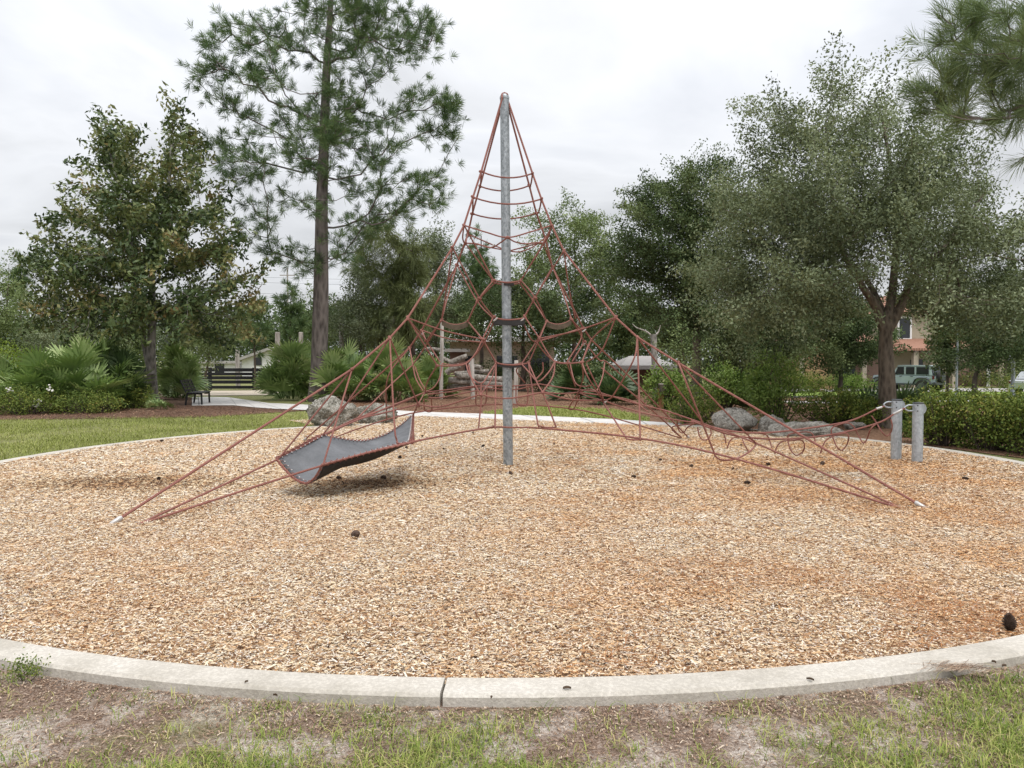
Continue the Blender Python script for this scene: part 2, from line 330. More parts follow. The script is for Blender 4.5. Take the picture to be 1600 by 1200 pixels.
strip_sheet('red_straw_bed', [(540, 638), (650, 645), (800, 651), (960, 658), (1085, 668), (1230, 676), (1440, 696), (1700, 730)], [(480, 618), (600, 606), (700, 600), (850, 598), (1000, 600), (1150, 611), (1330, 622), (1700, 648)], .012, M['redbed'], 60, 20)
strip_sheet('grass_verge', [(762, 648.5), (850, 651.5), (960, 657), (1012, 660)], [(762, 644), (850, 635), (960, 641), (1012, 653)], .018, M['lawn'], 30, 8)
NEAR = [(1100, 672.5), (1080, 671), (960, 664.5), (800, 658), (650, 652), (480, 642), (430, 640), (400, 638), (365, 634.5), (340, 634.5), (300, 635)]
FAR = [(1100, 666), (1080, 664.5), (960, 656.5), (800, 649.5), (650, 644.5), (560, 638.5), (480, 633.5), (420, 631), (385, 626), (355, 621.5), (300, 621)]
o, pa_, pb_ = strip_sheet('path', NEAR, FAR, .03, M['paving'], 80, 4)
mb = MB()
for i in range(6, 80, 6):
    a, b = pa_[i], pb_[i]; d = (pa_[min(i+1, 79)]-a); d = d/np.linalg.norm(d)*.012
    mb.add([(a-d)[:2].tolist()+[.0], (a+d)[:2].tolist()+[.0], (b+d)[:2].tolist()+[.0], (b-d)[:2].tolist()+[.0]], [(0, 1, 2, 3)])
tag(mb.build('path_joints', M['asphalt']), kind='structure')
strip_sheet('sand_patch', [(250, 618.5), (350, 618.5), (440, 617.5), (470, 618)], [(250, 611), (350, 611), (440, 610), (470, 610)], .02, M['sand'], 20, 6)
strip_sheet('footpath', [(10, 27.5), (25, 29.5), (45, 32)], [(10, 29.2), (25, 31.2), (45, 33.7)], .03, M['paving'], 30, 4, False)
strip_sheet('street', [(8, 36.2), (25, 37.8), (60, 40)], [(8, 43), (25, 44.5), (60, 46.5)], .03, M['asphalt'], 30, 6, False)
strip_sheet('driveway', [(18, 58.0), (36, 57.5), (44, 57)], [(20, 64), (38, 64), (46, 64)], .03, M['drive'], 20, 6, False)
strip_sheet('green_lawn', [(16, 46.2), (30, 47.5), (60, 50)], [(16, 57.8), (30, 57.3), (60, 56.5)], .03, M['lawnfar'], 20, 6, False)

# chip bed
nr, na = 40, 160; V = [(POLE[0], POLE[1], 0.0)]; 
for i in range(1, nr+1):
    for j in range(na):
        r_ = RC*i/nr; a_ = 2*math.pi*j/na; x, y = POLE[0]+r_*math.cos(a_), POLE[1]+r_*math.sin(a_)
        V.append((x, y, (float(fbm(x, y, .8))-.5)*.03*(1 if i < nr else 0)-.004))
F4 = [(1+(i-1)*na+j, 1+(i-1)*na+(j+1) % na, 1+i*na+(j+1) % na, 1+i*na+j) for i in range(1, nr) for j in range(na)]
mb = MB(); mb.v = V; mb.f = F4+[(0, 1+j, 1+(j+1) % na) for j in range(na)]
tag(mb.build('wood_chip_bed', M['chipbed'], None, True), kind='structure')
# kerb, poured in lengths
mb = MB(); prof = [(7.675, -.09), (7.675, .012), (7.69, .024), (7.865, .024), (7.882, .010), (7.885, -.10)]
nseg = 14; off = R(-92.0)-2*math.pi/nseg*0
for s in range(nseg):
    am = (off+2*math.pi*(s+.5)/nseg) % (2*math.pi)
    a0 = off+2*math.pi*s/nseg+.0009; a1 = off+2*math.pi*(s+1)/nseg-.0009; k = 24; vs = []
    if R(55) < am < R(125): continue
    for i in range(k+1):
        a = a0+(a1-a0)*i/k
        for r_, z in prof: vs.append((POLE[0]+r_*math.cos(a), POLE[1]+r_*math.sin(a), z))
    np_ = len(prof); fs = [(i*np_+j, i*np_+j+1, (i+1)*np_+j+1, (i+1)*np_+j) for i in range(k) for j in range(np_-1)]
    fs += [tuple(range(np_)), tuple(k*np_+j for j in range(np_-1, -1, -1))]; mb.add(vs, fs)
tag(mb.build('kerb', M['concrete']), kind='structure')

# loose chips
_np = np.array([gpt(*p)[:2] for p in NEAR[::-1]]); A0, A1 = R(54.0), R(124.5)
def y_path(x): return np.interp(x, _np[:, 0], _np[:, 1])
xa = np.linspace(POLE[0]+7.6*math.cos(A1), POLE[0]+7.6*math.cos(A0), 50); V = []
for x in xa:
    y0 = POLE[1]+math.sqrt(7.6**2-(x-POLE[0])**2); y1 = max(y0+.02, float(y_path(x))+.05)
    for j in range(5): V.append((x, y0+(y1-y0)*j/4, -.012))
mb = MB(); mb.v = [tuple(map(float, v)) for v in V]; mb.f = [(i*5+j, (i+1)*5+j, (i+1)*5+j+1, i*5+j+1) for i in range(49) for j in range(4)]
tag(mb.build('chip_apron', M['chipbed']), kind='structure')
def chips_mesh(n_try):
    a = rng.random(n_try)*2*math.pi; r_ = 10*np.sqrt(rng.random(n_try)); x = POLE[0]+r_*np.cos(a); y = POLE[1]+r_*np.sin(a)
    keep = ((r_ < RC-.02) | ((a > A0) & (a < A1) & (y < y_path(x)))) & (y > 3) & (np.abs(x) < .74*y+.8) & (rng.random(n_try) < np.clip((5.6/y)**1.5, 0, 1))
    x, y = x[keep], y[keep]; n = len(x)
    scale = np.clip(y/6.5, 1, 1.8)
    L = np.clip(rng.lognormal(-4.05, .52, n), .006, .085)*scale; Wd = np.clip(rng.lognormal(-5.12, .42, n), .002, .016)*scale
    th = rng.random(n)*2*math.pi; ti = rng.normal(0, .16, n); z0 = rng.random(n)**1.5*.022
    dx = np.stack([np.cos(th)*np.cos(ti), np.sin(th)*np.cos(ti), np.sin(ti)], 1); dy = np.stack([-np.sin(th), np.cos(th), rng.normal(0, .18, n)], 1)
    c = np.stack([x, y, z0+.004], 1); h = np.array([0, 0, 1.])[None]*(Wd*rng.uniform(.2, .55, n))[:, None]
    l2, w2 = (L/2)[:, None], (Wd/2)[:, None]; tp = rng.uniform(.25, 1, n)[:, None]
    P = [c-dx*l2-dy*w2, c-dx*l2*.96+dy*w2*.1+h, c-dx*l2*.9+dy*w2, c+dx*l2-dy*w2*tp, c+dx*l2*.94+dy*w2*.1+h*tp, c+dx*l2*.97+dy*w2*tp]
    V = np.stack(P, 1).reshape(-1, 3); b = np.arange(n)[:, None]*6
    F = np.concatenate([b+np.array([[0, 3, 4, 1]]), b+np.array([[1, 4, 5, 2]])], 1).reshape(-1, 4)
    tn = np.clip(rng.beta(1.35, 1.15, n), 0, 1)
    nb = fbm(x, y, .7); n2_ = fbm(x*1.0, y*2.2, 1.3); rust = np.clip((.6*nb+.4*n2_-.40)*4.5, 0, 1)*np.clip(.26+.2*x, .08, .9)*rng.uniform(.3, 1.2, n)+.42*np.clip((fbm(x+31, y, 2.6)-.56)*6, 0, 1)*rng.uniform(.3, 1.2, n)
    patch = np.exp(-(((x+4.9)/1.3)**2+((y-9.75)/.62)**2)*1.2)*.45+np.exp(-(((x+1.85)/.9)**2+((y-9.75)/.4)**2)*1.2)*.5  # worn moist chips at left; below the hammock, dark soil plus painted shadow
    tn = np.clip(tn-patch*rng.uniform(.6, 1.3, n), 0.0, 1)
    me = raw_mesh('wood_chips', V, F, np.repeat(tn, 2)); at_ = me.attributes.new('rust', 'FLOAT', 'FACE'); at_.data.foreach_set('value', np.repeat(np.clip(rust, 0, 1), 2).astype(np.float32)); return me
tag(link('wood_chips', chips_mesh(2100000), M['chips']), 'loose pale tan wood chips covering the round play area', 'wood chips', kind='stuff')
def ribbons(C, D, L, Wd, lift, tint, name, seg=1):
    """flat slivers lying on the ground, folded along the middle"""
    n = len(C); S = np.stack([-D[:, 1], D[:, 0], np.zeros(n)], 1)
    a = C-D*L[:, None]/2; b = C+D*L[:, None]/2; m = C+S*(L*rng.normal(0, .12, n))[:, None]+np.array([0, 0, 1])*lift[:, None]
    V = np.stack([a-S*Wd[:, None]/2, a+S*Wd[:, None]/2, m-S*Wd[:, None]/2, m+S*Wd[:, None]/2, b-S*Wd[:, None]/2, b+S*Wd[:, None]/2], 1).reshape(-1, 3)
    k = np.arange(n)[:, None]*6; F = np.concatenate([k+np.array([[0, 2, 3, 1]]), k+np.array([[2, 4, 5, 3]])], 1).reshape(-1, 4)
    return raw_mesh(name, V, F, np.repeat(tint, 2))
n = 110000; y = rng.uniform(3.5, 12, n); x = rng.uniform(-.75, .75, n)*y
dens = np.clip((fbm(x, y, .7)-.44)*4, 0, 1)*np.clip(.03+.12*x, .02, .4)*np.clip(1.3-(y-4)/9, .2, 1)
k = (rng.random(n) < dens) & ((x-POLE[0])**2+(y-POLE[1])**2 < 7.66**2); x, y = x[k], y[k]; n = len(x); th = rng.normal(.3, .8, n)
tag(link('pine_needle_litter', ribbons(np.stack([x, y, rng.uniform(.016, .03, n)], 1), np.stack([np.cos(th), np.sin(th), 0*th], 1), rng.uniform(.08, .2, n), np.full(n, .0028), rng.uniform(0, .008, n), rng.random(n), 'pine_needle_litter'), M['straw']), 'orange fallen pine needles in drifts on the wood chips', 'pine needles', kind='stuff')
n = 150; c0 = onground(1505, 1042, .03); x = c0[0]+rng.normal(0, .08, n); y = c0[1]+rng.normal(0, .03, n); th = rng.normal(.25, .35, n)
tag(link('needle_drift', ribbons(np.stack([x, y, rng.uniform(.026, .032, n)], 1), np.stack([np.cos(th), np.sin(th), 0*th], 1), rng.uniform(.05, .11, n), np.full(n, .0028), rng.uniform(0, .006, n), rng.random(n), 'needle_drift'), M['litter']), 'drift of brown pine needles lying across the kerb at the right', 'pine needles', kind='stuff')
n = 70000; y = rng.uniform(2.2, 4.6, n); x = rng.uniform(-.8, .8, n)*y; k = ((x-POLE[0])**2+(y-POLE[1])**2 > 7.9**2); x, y = x[k], y[k]; n = len(x); th = rng.random(n)*6.3
edge = np.clip((8.25-np.hypot(x-POLE[0], y-POLE[1]))/.35, 0, 1); k = rng.random(n) < .3+.7*edge; x, y, th = x[k], y[k], th[k]; n = len(x)
tag(link('dry_litter', ribbons(np.stack([x, y, np.full(n, -.03)+rng.uniform(0, .008, n)], 1), np.stack([np.cos(th), np.sin(th), rng.normal(0, .06, n)], 1), rng.lognormal(-4.3, .5, n), rng.uniform(.002, .007, n), rng.uniform(.001, .006, n), rng.random(n), 'dry_litter'), M['litter']), 'dry chips and leaf litter on the sandy strip before the kerb', 'litter', kind='stuff')

n = 60000; y = rng.uniform(17.5, 34, n); x = rng.uniform(-22, 12, n); pxl = 800+1200*x/y; pyl = 560+1200*1.63/y
lo_ = np.interp(pxl, [-40, 130, 330, 420, 500, 540, 650, 800, 960, 1085, 1230, 1400], [657, 655, 652, 646, 641, 633, 643, 648, 655, 664, 675, 690]); hi_ = np.interp(pxl, [-40, 250, 300, 500, 560, 700, 850, 1000, 1150, 1400], [625, 626, 634, 640, 612, 602, 600, 602, 612, 640])
k = (pyl < lo_+rng.normal(0, 1, n)) & (pyl > hi_) & ~((pxl > 758) & (pxl < 1016) & (pyl > np.interp(pxl, [762, 850, 960, 1012], [644, 635, 641, 653]))) & ~((pyl > np.interp(pxl, [300, 480, 650, 960], [620, 632, 643, 655.5])) & (pyl < np.interp(pxl, [300, 340, 480, 650, 960], [635, 635, 643, 653, 665]))); x, y = x[k], y[k]; n = len(x); th = rng.random(n)*6.3
tn_ = np.clip(.75*fbm(x, y, .8)+rng.normal(0, .2, n), 0, 1)
tag(link('bed_litter', ribbons(np.stack([x, y, gz(x, y)+.018+rng.random(n)*.02], 1), np.stack([np.cos(th), np.sin(th), rng.normal(0, .1, n)], 1), rng.uniform(.06, .2, n), rng.uniform(.008, .022, n), rng.uniform(.004, .02, n), tn_, 'bed_litter'), M['bedlitter']), 'brown straw and bark scattered over the planting beds', 'litter', kind='stuff')
# grass
def blades(x, y, z, h, w, tint, name, lean=.5, curl=.5):
    n = len(x); th = rng.random(n)*2*math.pi; d = np.stack([np.cos(th), np.sin(th), 0*th], 1); s = np.stack([-np.sin(th), np.cos(th), 0*th], 1); up = np.array([0, 0, 1.])
    b = np.stack([x, y, z], 1); le = np.abs(rng.normal(lean, .3, n)); cu = rng.uniform(.3, 1, n)*curl
    m = b+d*(h*.45*le)[:, None]+up*(h*.6)[:, None]; t_ = b+d*(h*(.45*le+.55*cu+.3*le))[:, None]+up*(h*(1-.5*cu))[:, None]
    w2 = (w/2)[:, None]
    V = np.stack([b-s*w2, b+s*w2, m-s*w2*.8, m+s*w2*.8, t_-s*w2*.12, t_+s*w2*.12], 1).reshape(-1, 3); k = np.arange(n)[:, None]*6
    F = np.concatenate([k+np.array([[0, 1, 3, 2]]), k+np.array([[2, 3, 5, 4]])], 1).reshape(-1, 4)
    return raw_mesh(name, V, F, np.repeat(tint, 2))
# tufts in the foreground strip
nt_ = 17000; y = rng.uniform(2.3, 4.9, nt_); x = rng.uniform(-.78, .78, nt_)*y
rr = np.hypot(x-POLE[0], y-POLE[1]); f = fbm(x+9, y+3, 1.6)
cov = .55*np.clip((f-.5)*5, 0, 1)*np.clip((rr-7.95)/.4, .25, 1)+1.0*np.clip((rr-8.34)/.4, 0, 1)*np.clip((f-.35)*3.4, 0, 1)+.07+np.where((x > 2.0) & (rr > 8.0), .38, 0)+np.where((x > 1.1) & (rr > 8.25), .15, 0)+np.where((x < -1.3) & (rr > 8.35), .22*np.clip((f-.33)*5, 0, 1), 0)
k = (rng.random(nt_) < cov) & (rr > 7.93); tx, ty = x[k], y[k]; sz = rng.uniform(.5, 1.25, len(tx)); hue = rng.random(len(tx))
nb = (rng.uniform(6, 20, len(tx))*sz).astype(int); ix = np.repeat(np.arange(len(tx)), nb); n = len(ix)
sx_ = .045*sz[ix]; gx = tx[ix]+rng.normal(0, 1, n)*sx_; gy = ty[ix]+rng.normal(0, 1, n)*sx_; k = np.hypot(gx-POLE[0], gy-POLE[1]) > 7.89; gx, gy, ix = gx[k], gy[k], ix[k]; n = len(gx)
tag(link('front_grass', blades(gx, gy, gz(gx, gy)-.005, rng.uniform(.02, .07, n)*sz[ix], rng.uniform(.0025, .005, n), np.clip(.2+.6*hue[ix]+rng.normal(0, .14, n), 0, 1), 'front_grass', .8, .8), M['grass']), 'sparse tufted grass growing in sand before the kerb', 'grass', kind='stuff')
# lawn left of the bed
n = 330000; x = rng.uniform(-22, 0, n); y = rng.uniform(10, 25.5, n); rr = np.hypot(x-POLE[0], y-POLE[1])
pxl = 800+1200*x/y; pyl = 560+1200*1.63/y
yb = np.interp(pxl, [-260, -40, 130, 330, 420, 500], [672, 657, 654, 651, 646, 643])
k = (rr > 7.92) & (pyl > yb+rng.normal(0, 1.0, n)) & (pxl > -120) & (pxl < 545) & (pyl < 760) & (rng.random(n) < np.clip((14/y)**1.3, 0, 1)*np.clip((fbm(x, y, .8)-.18)*3, .15, 1)); x, y = x[k], y[k]; n = len(x)
tag(link('lawn_grass', blades(x, y, gz(x, y), rng.uniform(.03, .07, n), rng.uniform(.006, .011, n), np.clip(fbm(x, y, .5)*.9+rng.normal(0, .2, n), 0, 1), 'lawn_grass', .5, .6), M['lawngrass']), 'short green lawn between the kerb and the palmettos', 'grass', kind='stuff')
n = 26000; x = rng.uniform(-1.2, 5, n); y = rng.uniform(18, 27, n); pxl = 800+1200*x/y; pyl = 560+1200*1.63/y
k = (pyl > np.interp(pxl, [762, 850, 960, 1012], [644, 635, 641, 653])+rng.normal(0, .6, n)) & (pyl < np.interp(pxl, [762, 850, 960, 1012], [648.5, 651.5, 656.8, 659])) & (pxl > 755) & (pxl < 1016); x, y = x[k], y[k]; n = len(x)
tag(link('verge_grass', blades(x, y, gz(x, y)+.01, rng.uniform(.04, .09, n), rng.uniform(.012, .018, n), np.clip(rng.normal(.5, .2, n), 0, 1), 'verge_grass', .5, .6), M['lawngrass']), 'bright grass patch behind the path at the net', 'grass', kind='stuff')

# ------------------------------------------------------------------ climbing net
ANCH = {'L': onground(172, 820)[:2], 'R': onground(1447, 795)[:2], 'BR': onground(1078, 686)[:2], 'BL': onground(474, 689)[:2]}
DIR = {k: (v-POLE)/np.linalg.norm(v-POLE) for k, v in ANCH.items()}
def Q(p):
    x, y, t = p
    if isinstance(t, str):
        d = ray(x, y); u = DIR[t]; s = (u[1]*POLE[0]-u[0]*POLE[1])/(u[1]*d[0]-u[0]*d[1]); return ORG+d*s
    return at(x, y, POLE[1]+t)
ND = dict(TL=(784.5, 154, 'L'), TR=(792.5, 154, 'R'), TBL=(786, 157, 'BL'), TBR=(791.5, 157, 'BR'),
 L1=(752, 268, 'L'), R1=(832, 271, 'R'), BL1=(750, 291, 'BL'), BR1=(827, 290, 'BR'), L2=(739, 308, 'L'), R2=(846, 311, 'R'), BL2=(738, 334, 'BL'), BR2=(838, 333, 'BR'),
 L3=(725, 352, 'L'), R3=(862, 352, 'R'), BL3=(731, 366, 'BL'), BR3=(852, 372, 'BR'), Mf=(793, 371, -.64), Ml=(727, 380, 0.), Mr=(849, 380, 0.), Mb=(796, 392, .64),
 AL=(707, 387, 'L'), AR=(881, 392, 'R'), ABL=(714, 414, 'BL'), ABR=(863, 417, 'BR'),
 C1L=(771, 438, 'L'), C1R=(814, 438, 'R'), C1BL=(773, 442, 'BL'), C1BR=(812, 442, 'BR'), DL=(749, 466, 'L'), DR=(836, 465, 'R'), DBL=(746, 471, 'BL'), DBR=(833, 470, 'BR'),
 C2L=(771, 495, 'L'), C2R=(820, 495, 'R'), C2BL=(773, 500, 'BL'), C2BR=(816, 500, 'BR'), El=(731, 502, 0.), Fl=(690, 500, 0.), Er=(854, 502, 0.), Fr=(893, 499, 0.),
 GL=(754, 530, 'L'), GR=(843, 529, 'R'), GBL=(757, 535, 'BL'), GBR=(838, 534, 'BR'), C3L=(775, 567, 'L'), C3R=(826, 567, 'R'), C3BL=(776, 567, 'BL'), C3BR=(816, 567, 'BR'),
 NL=(637, 497, 'L'), NR=(962, 496, 'R'), NBL=(659, 516, 'BL'), NBR=(911, 512, 'BR'), OL=(609, 528, 'L'), OR=(996, 527, 'R'), OBL=(640, 543, 'BL'), OBR=(924, 531, 'BR'),
 IL=(683, 571, 'L'), IR=(909, 566, 'R'), IBL=(691, 568, 'BL'), IBR=(890, 566, 'BR'), PL=(550, 577, 'L'), PR=(1060, 567, 'R'), PBL=(607, 573, 'BL'), PBR=(985, 590, 'BR'),
 Hl=(728, 568, 'L'), Hr=(867, 565, 'R'), Jl=(666, 533, .6), Jr=(913, 534, .5), Kl=(664, 613, .35), Kf=(653, 632, -.7), Sl=(751, 616, -1.2), Sr=(848, 613, -1.2), Kr=(943, 626, -.5), Kb=(904, 613, .7), Bl=(747, 603, 1.2), Br=(843, 600, 1.2))
AL2 = (215, 820, -4.05); AR2 = (1413, 796, -3.30); ABR2 = (1066, 685, 3.93); ABL2 = (484, 692, 3.4)
def pts(seq):
    return [Q(ND[s]) if isinstance(s, str) else Q(s) for s in seq]
def smooth_path(P, k=8):
    P = np.array(P)
    if len(P) < 3: return np.array([P[0]+(P[1]-P[0])*i/4 for i in range(5)])
    E = np.vstack([2*P[0]-P[1], P, 2*P[-1]-P[-2]]); o_ = []
    for i in range(1, len(E)-2):
        for j in range(k):
            t = j/k; o_.append(.5*((2*E[i])+(-E[i-1]+E[i+1])*t+(2*E[i-1]-5*E[i]+4*E[i+1]-E[i+2])*t*t+(-E[i-1]+3*E[i]-3*E[i+1]+E[i+2])*t**3))
    o_.append(P[-1]); return np.array(o_)
net = empty('rope_climbing_net', (POLE[0], POLE[1], 0), 'tall red rope climbing pyramid on one grey steel pole', 'climbing net')
def rope(name, seq, r=.0104, sag=0, smooth=True, bumpy=False):
    P = pts(seq)
    if smooth and len(P) > 2: P = smooth_path(P)
    else:
        Q_ = []
        for a, b in zip(P[:-1], P[1:]):
            for i in range(8): Q_.append(a+(b-a)*i/8)
        P = np.array(Q_+[P[-1]])
    if sag:
        s = np.linspace(0, 1, len(P)); P = P.copy(); P[:, 2] -= sag*4*s*(1-s)
    o = MB().tube(P, r, 8).build(name, M['rope'], net, True); local(net, o); return o
top = at(788.3, 152, POLE[1])
pl = MB().tube(np.array([[POLE[0], POLE[1], -.1], [POLE[0], POLE[1], 0.], top]), [.0735, .0735, .066], 24).build('pole', M['galv'], net, True); local(net, pl)
o = MB().lathe((top[0], top[1], top[2]), [(.07, -.03), (.072, 0), (.055, .035), (.02, .05)], 20).build('pole_cap', M['galv'], net, True); local(net, o)
for s in (['TL', 'L1', 'L2', 'L3', 'AL', 'NL', 'OL', 'PL', (172, 820, 'L')], ['TR', 'R1', 'R2', 'R3', 'AR', 'NR', 'OR', 'PR', (1447, 795, 'R')],
          ['TBL', 'BL1', 'BL2', 'BL3', 'ABL', 'NBL', 'OBL', 'PBL', (474, 689, 'BL')], ['TBR', 'BR1', 'BR2', 'BR3', 'ABR', 'NBR', 'OBR', 'PBR', (1078, 686, 'BR')]):
    rope('ridge_rope', [tuple(top+np.array([0, 0, .045]))]+s if False else s, .0142, 0, False)
for a in ('L', 'R', 'BL', 'BR'):
    p = Q(ND['T'+a]); u = np.array([*DIR[a], 0])
    P = smooth_path([p, top+u*.05+np.array([0, 0, .03]), top+np.array([0, 0, .062])])
    o = MB().tube(P, .0155, 8).build('ridge_rope_end', M['rope'], net, True); local(net, o)
for k_, px_ in (('L', (172, 820)), ('R', (1447, 795)), ('BR', (1078, 686)), ('BL', (474, 689))):
    b = np.array([*ANCH[k_], 0.0]); q = Q(ND['P'+k_]); d = (q-b)/np.linalg.norm(q-b)
    o = MB().tube([b-d*.02, b+d*.02, b+d*.11, b+d*.125], [.012, .024, .027, .018], 12).build('anchor_sleeve', M['alu'], net, True); local(net, o)
for a, b, sg in (('L1', 'R1', .075), ('L2', 'R2', .085), ('BL1', 'BR1', .075), ('BL2', 'BR2', .085), ('L1', 'BL1', .07), ('L2', 'BL2', .08), ('R1', 'BR1', .07), ('R2', 'BR2', .08)): rope('rung', [a, b], .0115, sg)
INNER = [['L3', (760, 363, -.64), 'Mf', (830, 362, -.64), 'R3'], ['L3', (723, 372, -.3), 'Ml', 'BL3'], ['R3', (857, 370, -.3), 'Mr', 'BR3'], ['BL3', 'Mb', (826, 389, .6), 'BR3'],
 ['Mf', (782, 379, -.5), (767, 387, -.3), (745, 381, -.1), 'Ml'], ['Mf', (805, 378, -.5), (822, 381, -.3), (838, 379, -.1), 'Mr'], ['Ml', (742, 381, .2), (768, 387, .5), 'Mb'], ['Mb', (815, 387, .5), (838, 381, .2), 'Mr'],
 ['L3', (741, 381, -.4), 'C1L'], ['Ml', 'C1BL'], ['R3', (848, 383, -.4), 'C1R'], ['Mr', 'C1BR'], ['Ml', 'ABL'], ['Mr', 'ABR'],
 ['AL', 'DL', 'C2L'], ['AR', 'DR', 'C2R'], ['ABL', 'DBL', 'C2BL'], ['ABR', 'DBR', 'C2BR'], ['C1L', 'DL', 'El'], ['C1BL', 'DBL', 'El'], ['C1R', 'DR', 'Er'], ['C1BR', 'DBR', 'Er'],
 ['C2L', 'GL'], ['C2R', 'GR'], ['C2BL', 'GBL'], ['C2BR', (829, 529, 'BR'), 'GBR'], ['El', 'GL'], ['Er', 'GR'], ['El', 'GBL'], ['Er', 'GBR'],
 ['GL', 'C3L'], ['GBL', 'C3BL'], ['GR', 'C3R'], ['GBR', 'C3BR'], ['NL', (695, 517, 'L'), 'GL'], ['NR', (900, 517, 'R'), 'GR'], ['NBL', (700, 529, 'BL'), 'GBL'], ['NBR', (870, 525, 'BR'), 'GBR'],
 ['GL', (743, 552, 'L'), 'Hl', (705, 572, 'L'), 'IL'], ['GBL', (745, 552, 'BL'), (728, 566, 'BL'), (708, 570, 'BL'), 'IBL'], ['GR', (855, 550, 'R'), 'Hr', (886, 568, 'R'), 'IR'], ['GBR', (850, 550, 'BR'), (863, 562, 'BR'), (878, 567, 'BR'), 'IBR'],
 ['AL', (698, 450, -.3), 'Fl'], ['ABL', (699, 465, .3), 'Fl'], ['AR', (889, 450, -.2), (899, 498, .1)], ['ABR', (880, 458, .3), 'Fr'],
 ['Fl', 'Jl'], ['Fl', (662, 545, .6), (645, 570, .8)], ['NL', 'Jl', (688, 566, .6)], ['NL', 'IL'], ['NBL', 'Jl'], ['Fr', (905, 519, .3), 'Jr'], ['Fr', (909, 524, .2), (886, 566, 0.)], ['Jr', (894, 565, .2)],
 ['NR', (925, 530, -.4), 'IR'], ['NR', (940, 548, -.9), (916, 566, -.6)], ['OBR', 'IR'], ['Jr', (936, 562, .6), (947, 565, .7), (975, 590, 1.1)],
 ['OR', (990, 562, -1.6), (960, 615, -1.1), (950, 624, -.8), 'Kr'], ['IR', (919, 590, -.9), 'Kr'], [(916, 568, -.7), (924, 585, -.7), (940, 617, -.6), 'Kr'], [(945, 565, .7), (941, 590, .3), (932, 612, -.2)],
 ['IL', (668, 596, -.3), 'Kl'], ['IBL', (687, 590, .5), (678, 605, .4), 'Kl'], [(645, 570, .8), (650, 592, .6), (661, 611, .4)], [(648, 572, .8), (656, 594, .6), (666, 611, .4)], ['OBL', (645, 570, .8)],
 ['Hl', (735, 588, -.9), (752, 599, -1.15), (764, 584, -.9), 'C3L'], [(732, 570, 'L'), (738, 594, -1), 'Sl'], [(752, 600, -1.15), 'Sl'], ['C3BL', (767, 594, -.5), 'Sl'],
 ['C3R', (838, 595, -.9), (841, 602, -1.0), 'Sr'], ['Hr', (864, 588, -.9), 'Sr'], [(815, 569, -.2), (828, 583, -.6), (841, 596, -.9), (857, 582, -.8), (866, 567, -.6)], ['C3BR', (807, 580, .4), (820, 598, .9)],
 [(848, 566, .2), (848, 580, .2), (838, 592, .1)], ['IBR', (899, 598, .5), (915, 604, .4), (923, 602, .3)], [(886, 567, .2), (899, 604, .6)], ['IR', (911, 590, .2), 'Kb'],
 ['Kl', (700, 609, .8), 'Bl', (800, 603, 1.3), 'Br'], [(668, 616, .3), (705, 612, .8), (745, 605, 1.2), (800, 609, 1.3), 'Br'], [(670, 621, .2), (690, 621, .5), (745, 610, 1.1)], ['Kl', 'Kf'], ['Kf', (690, 635, -.95), 'Sl'],
 ['Sl', (770, 621, -1.25), (800, 622, -1.25), 'Sr'], ['Sr', (890, 624, -.95), 'Kr'], ['Br', (880, 606, 1.), (905, 609, .8), (932, 612, -.2)], ['Sr', (880, 615, -.4), 'Kb'], ['Kb', (920, 608, .4), (932, 612, -.2), 'Kr'], ['Kb', (920, 620, .2), 'Kr'],
 ['Kr', (985, 640, -.2), (1050, 655, -.1), (1092, 661, .1)], [(932, 612, -.2), (985, 628, .1), (1040, 642, .1), (1085, 657, .1)], ['Kb', (980, 624, 1.), (1012, 643, 1.)],
 ['Kl', (614, 635, -.3), (559, 653, -.8), (503, 680, -1.9)], ['Kf', (600, 645, -.9), (559, 656, -1.), (503, 681, -1.9)], [(645, 570, .8), (612, 600, .3), (559, 653, -.6)], ['Kf', (645, 650, -.25)]]
for s in INNER: rope('net_rope', s)
for s in ([AL2, (435, 717, -2.49), (503, 681, -1.9), (559, 656, -1.), 'Kl'], [AL2, (505, 727, -2.86), (638, 692, -2.17), (760, 669, -1.25), (800, 668, -1.2), (850, 669.5, -1.25), (1000, 685, -1.9), (1150, 717, -2.5), AR2],
          [AR2, (1180, 692, -1.2), (1110, 666, .0), (1085, 657, .1), (1035, 640, 1.2)], [ABL2, (520, 684, 2.3), (565, 668, 1.9), (617, 652, 1.8), (665, 642, 1.5), (745, 633.5, 1.3), (808, 632, 1.3), (888, 638, 1.4), (955, 652, 2.2), ABR2],
          [ABL2, (559, 655, 1.2), (600, 632, .7)], [ABR2, (1040, 660, 2.4), (1000, 625, 1.2), (940, 575, .8)], [ABR2, (1050, 668, 2.4), (1092, 661, .1)]):
    rope('ground_rope', s, .0122)
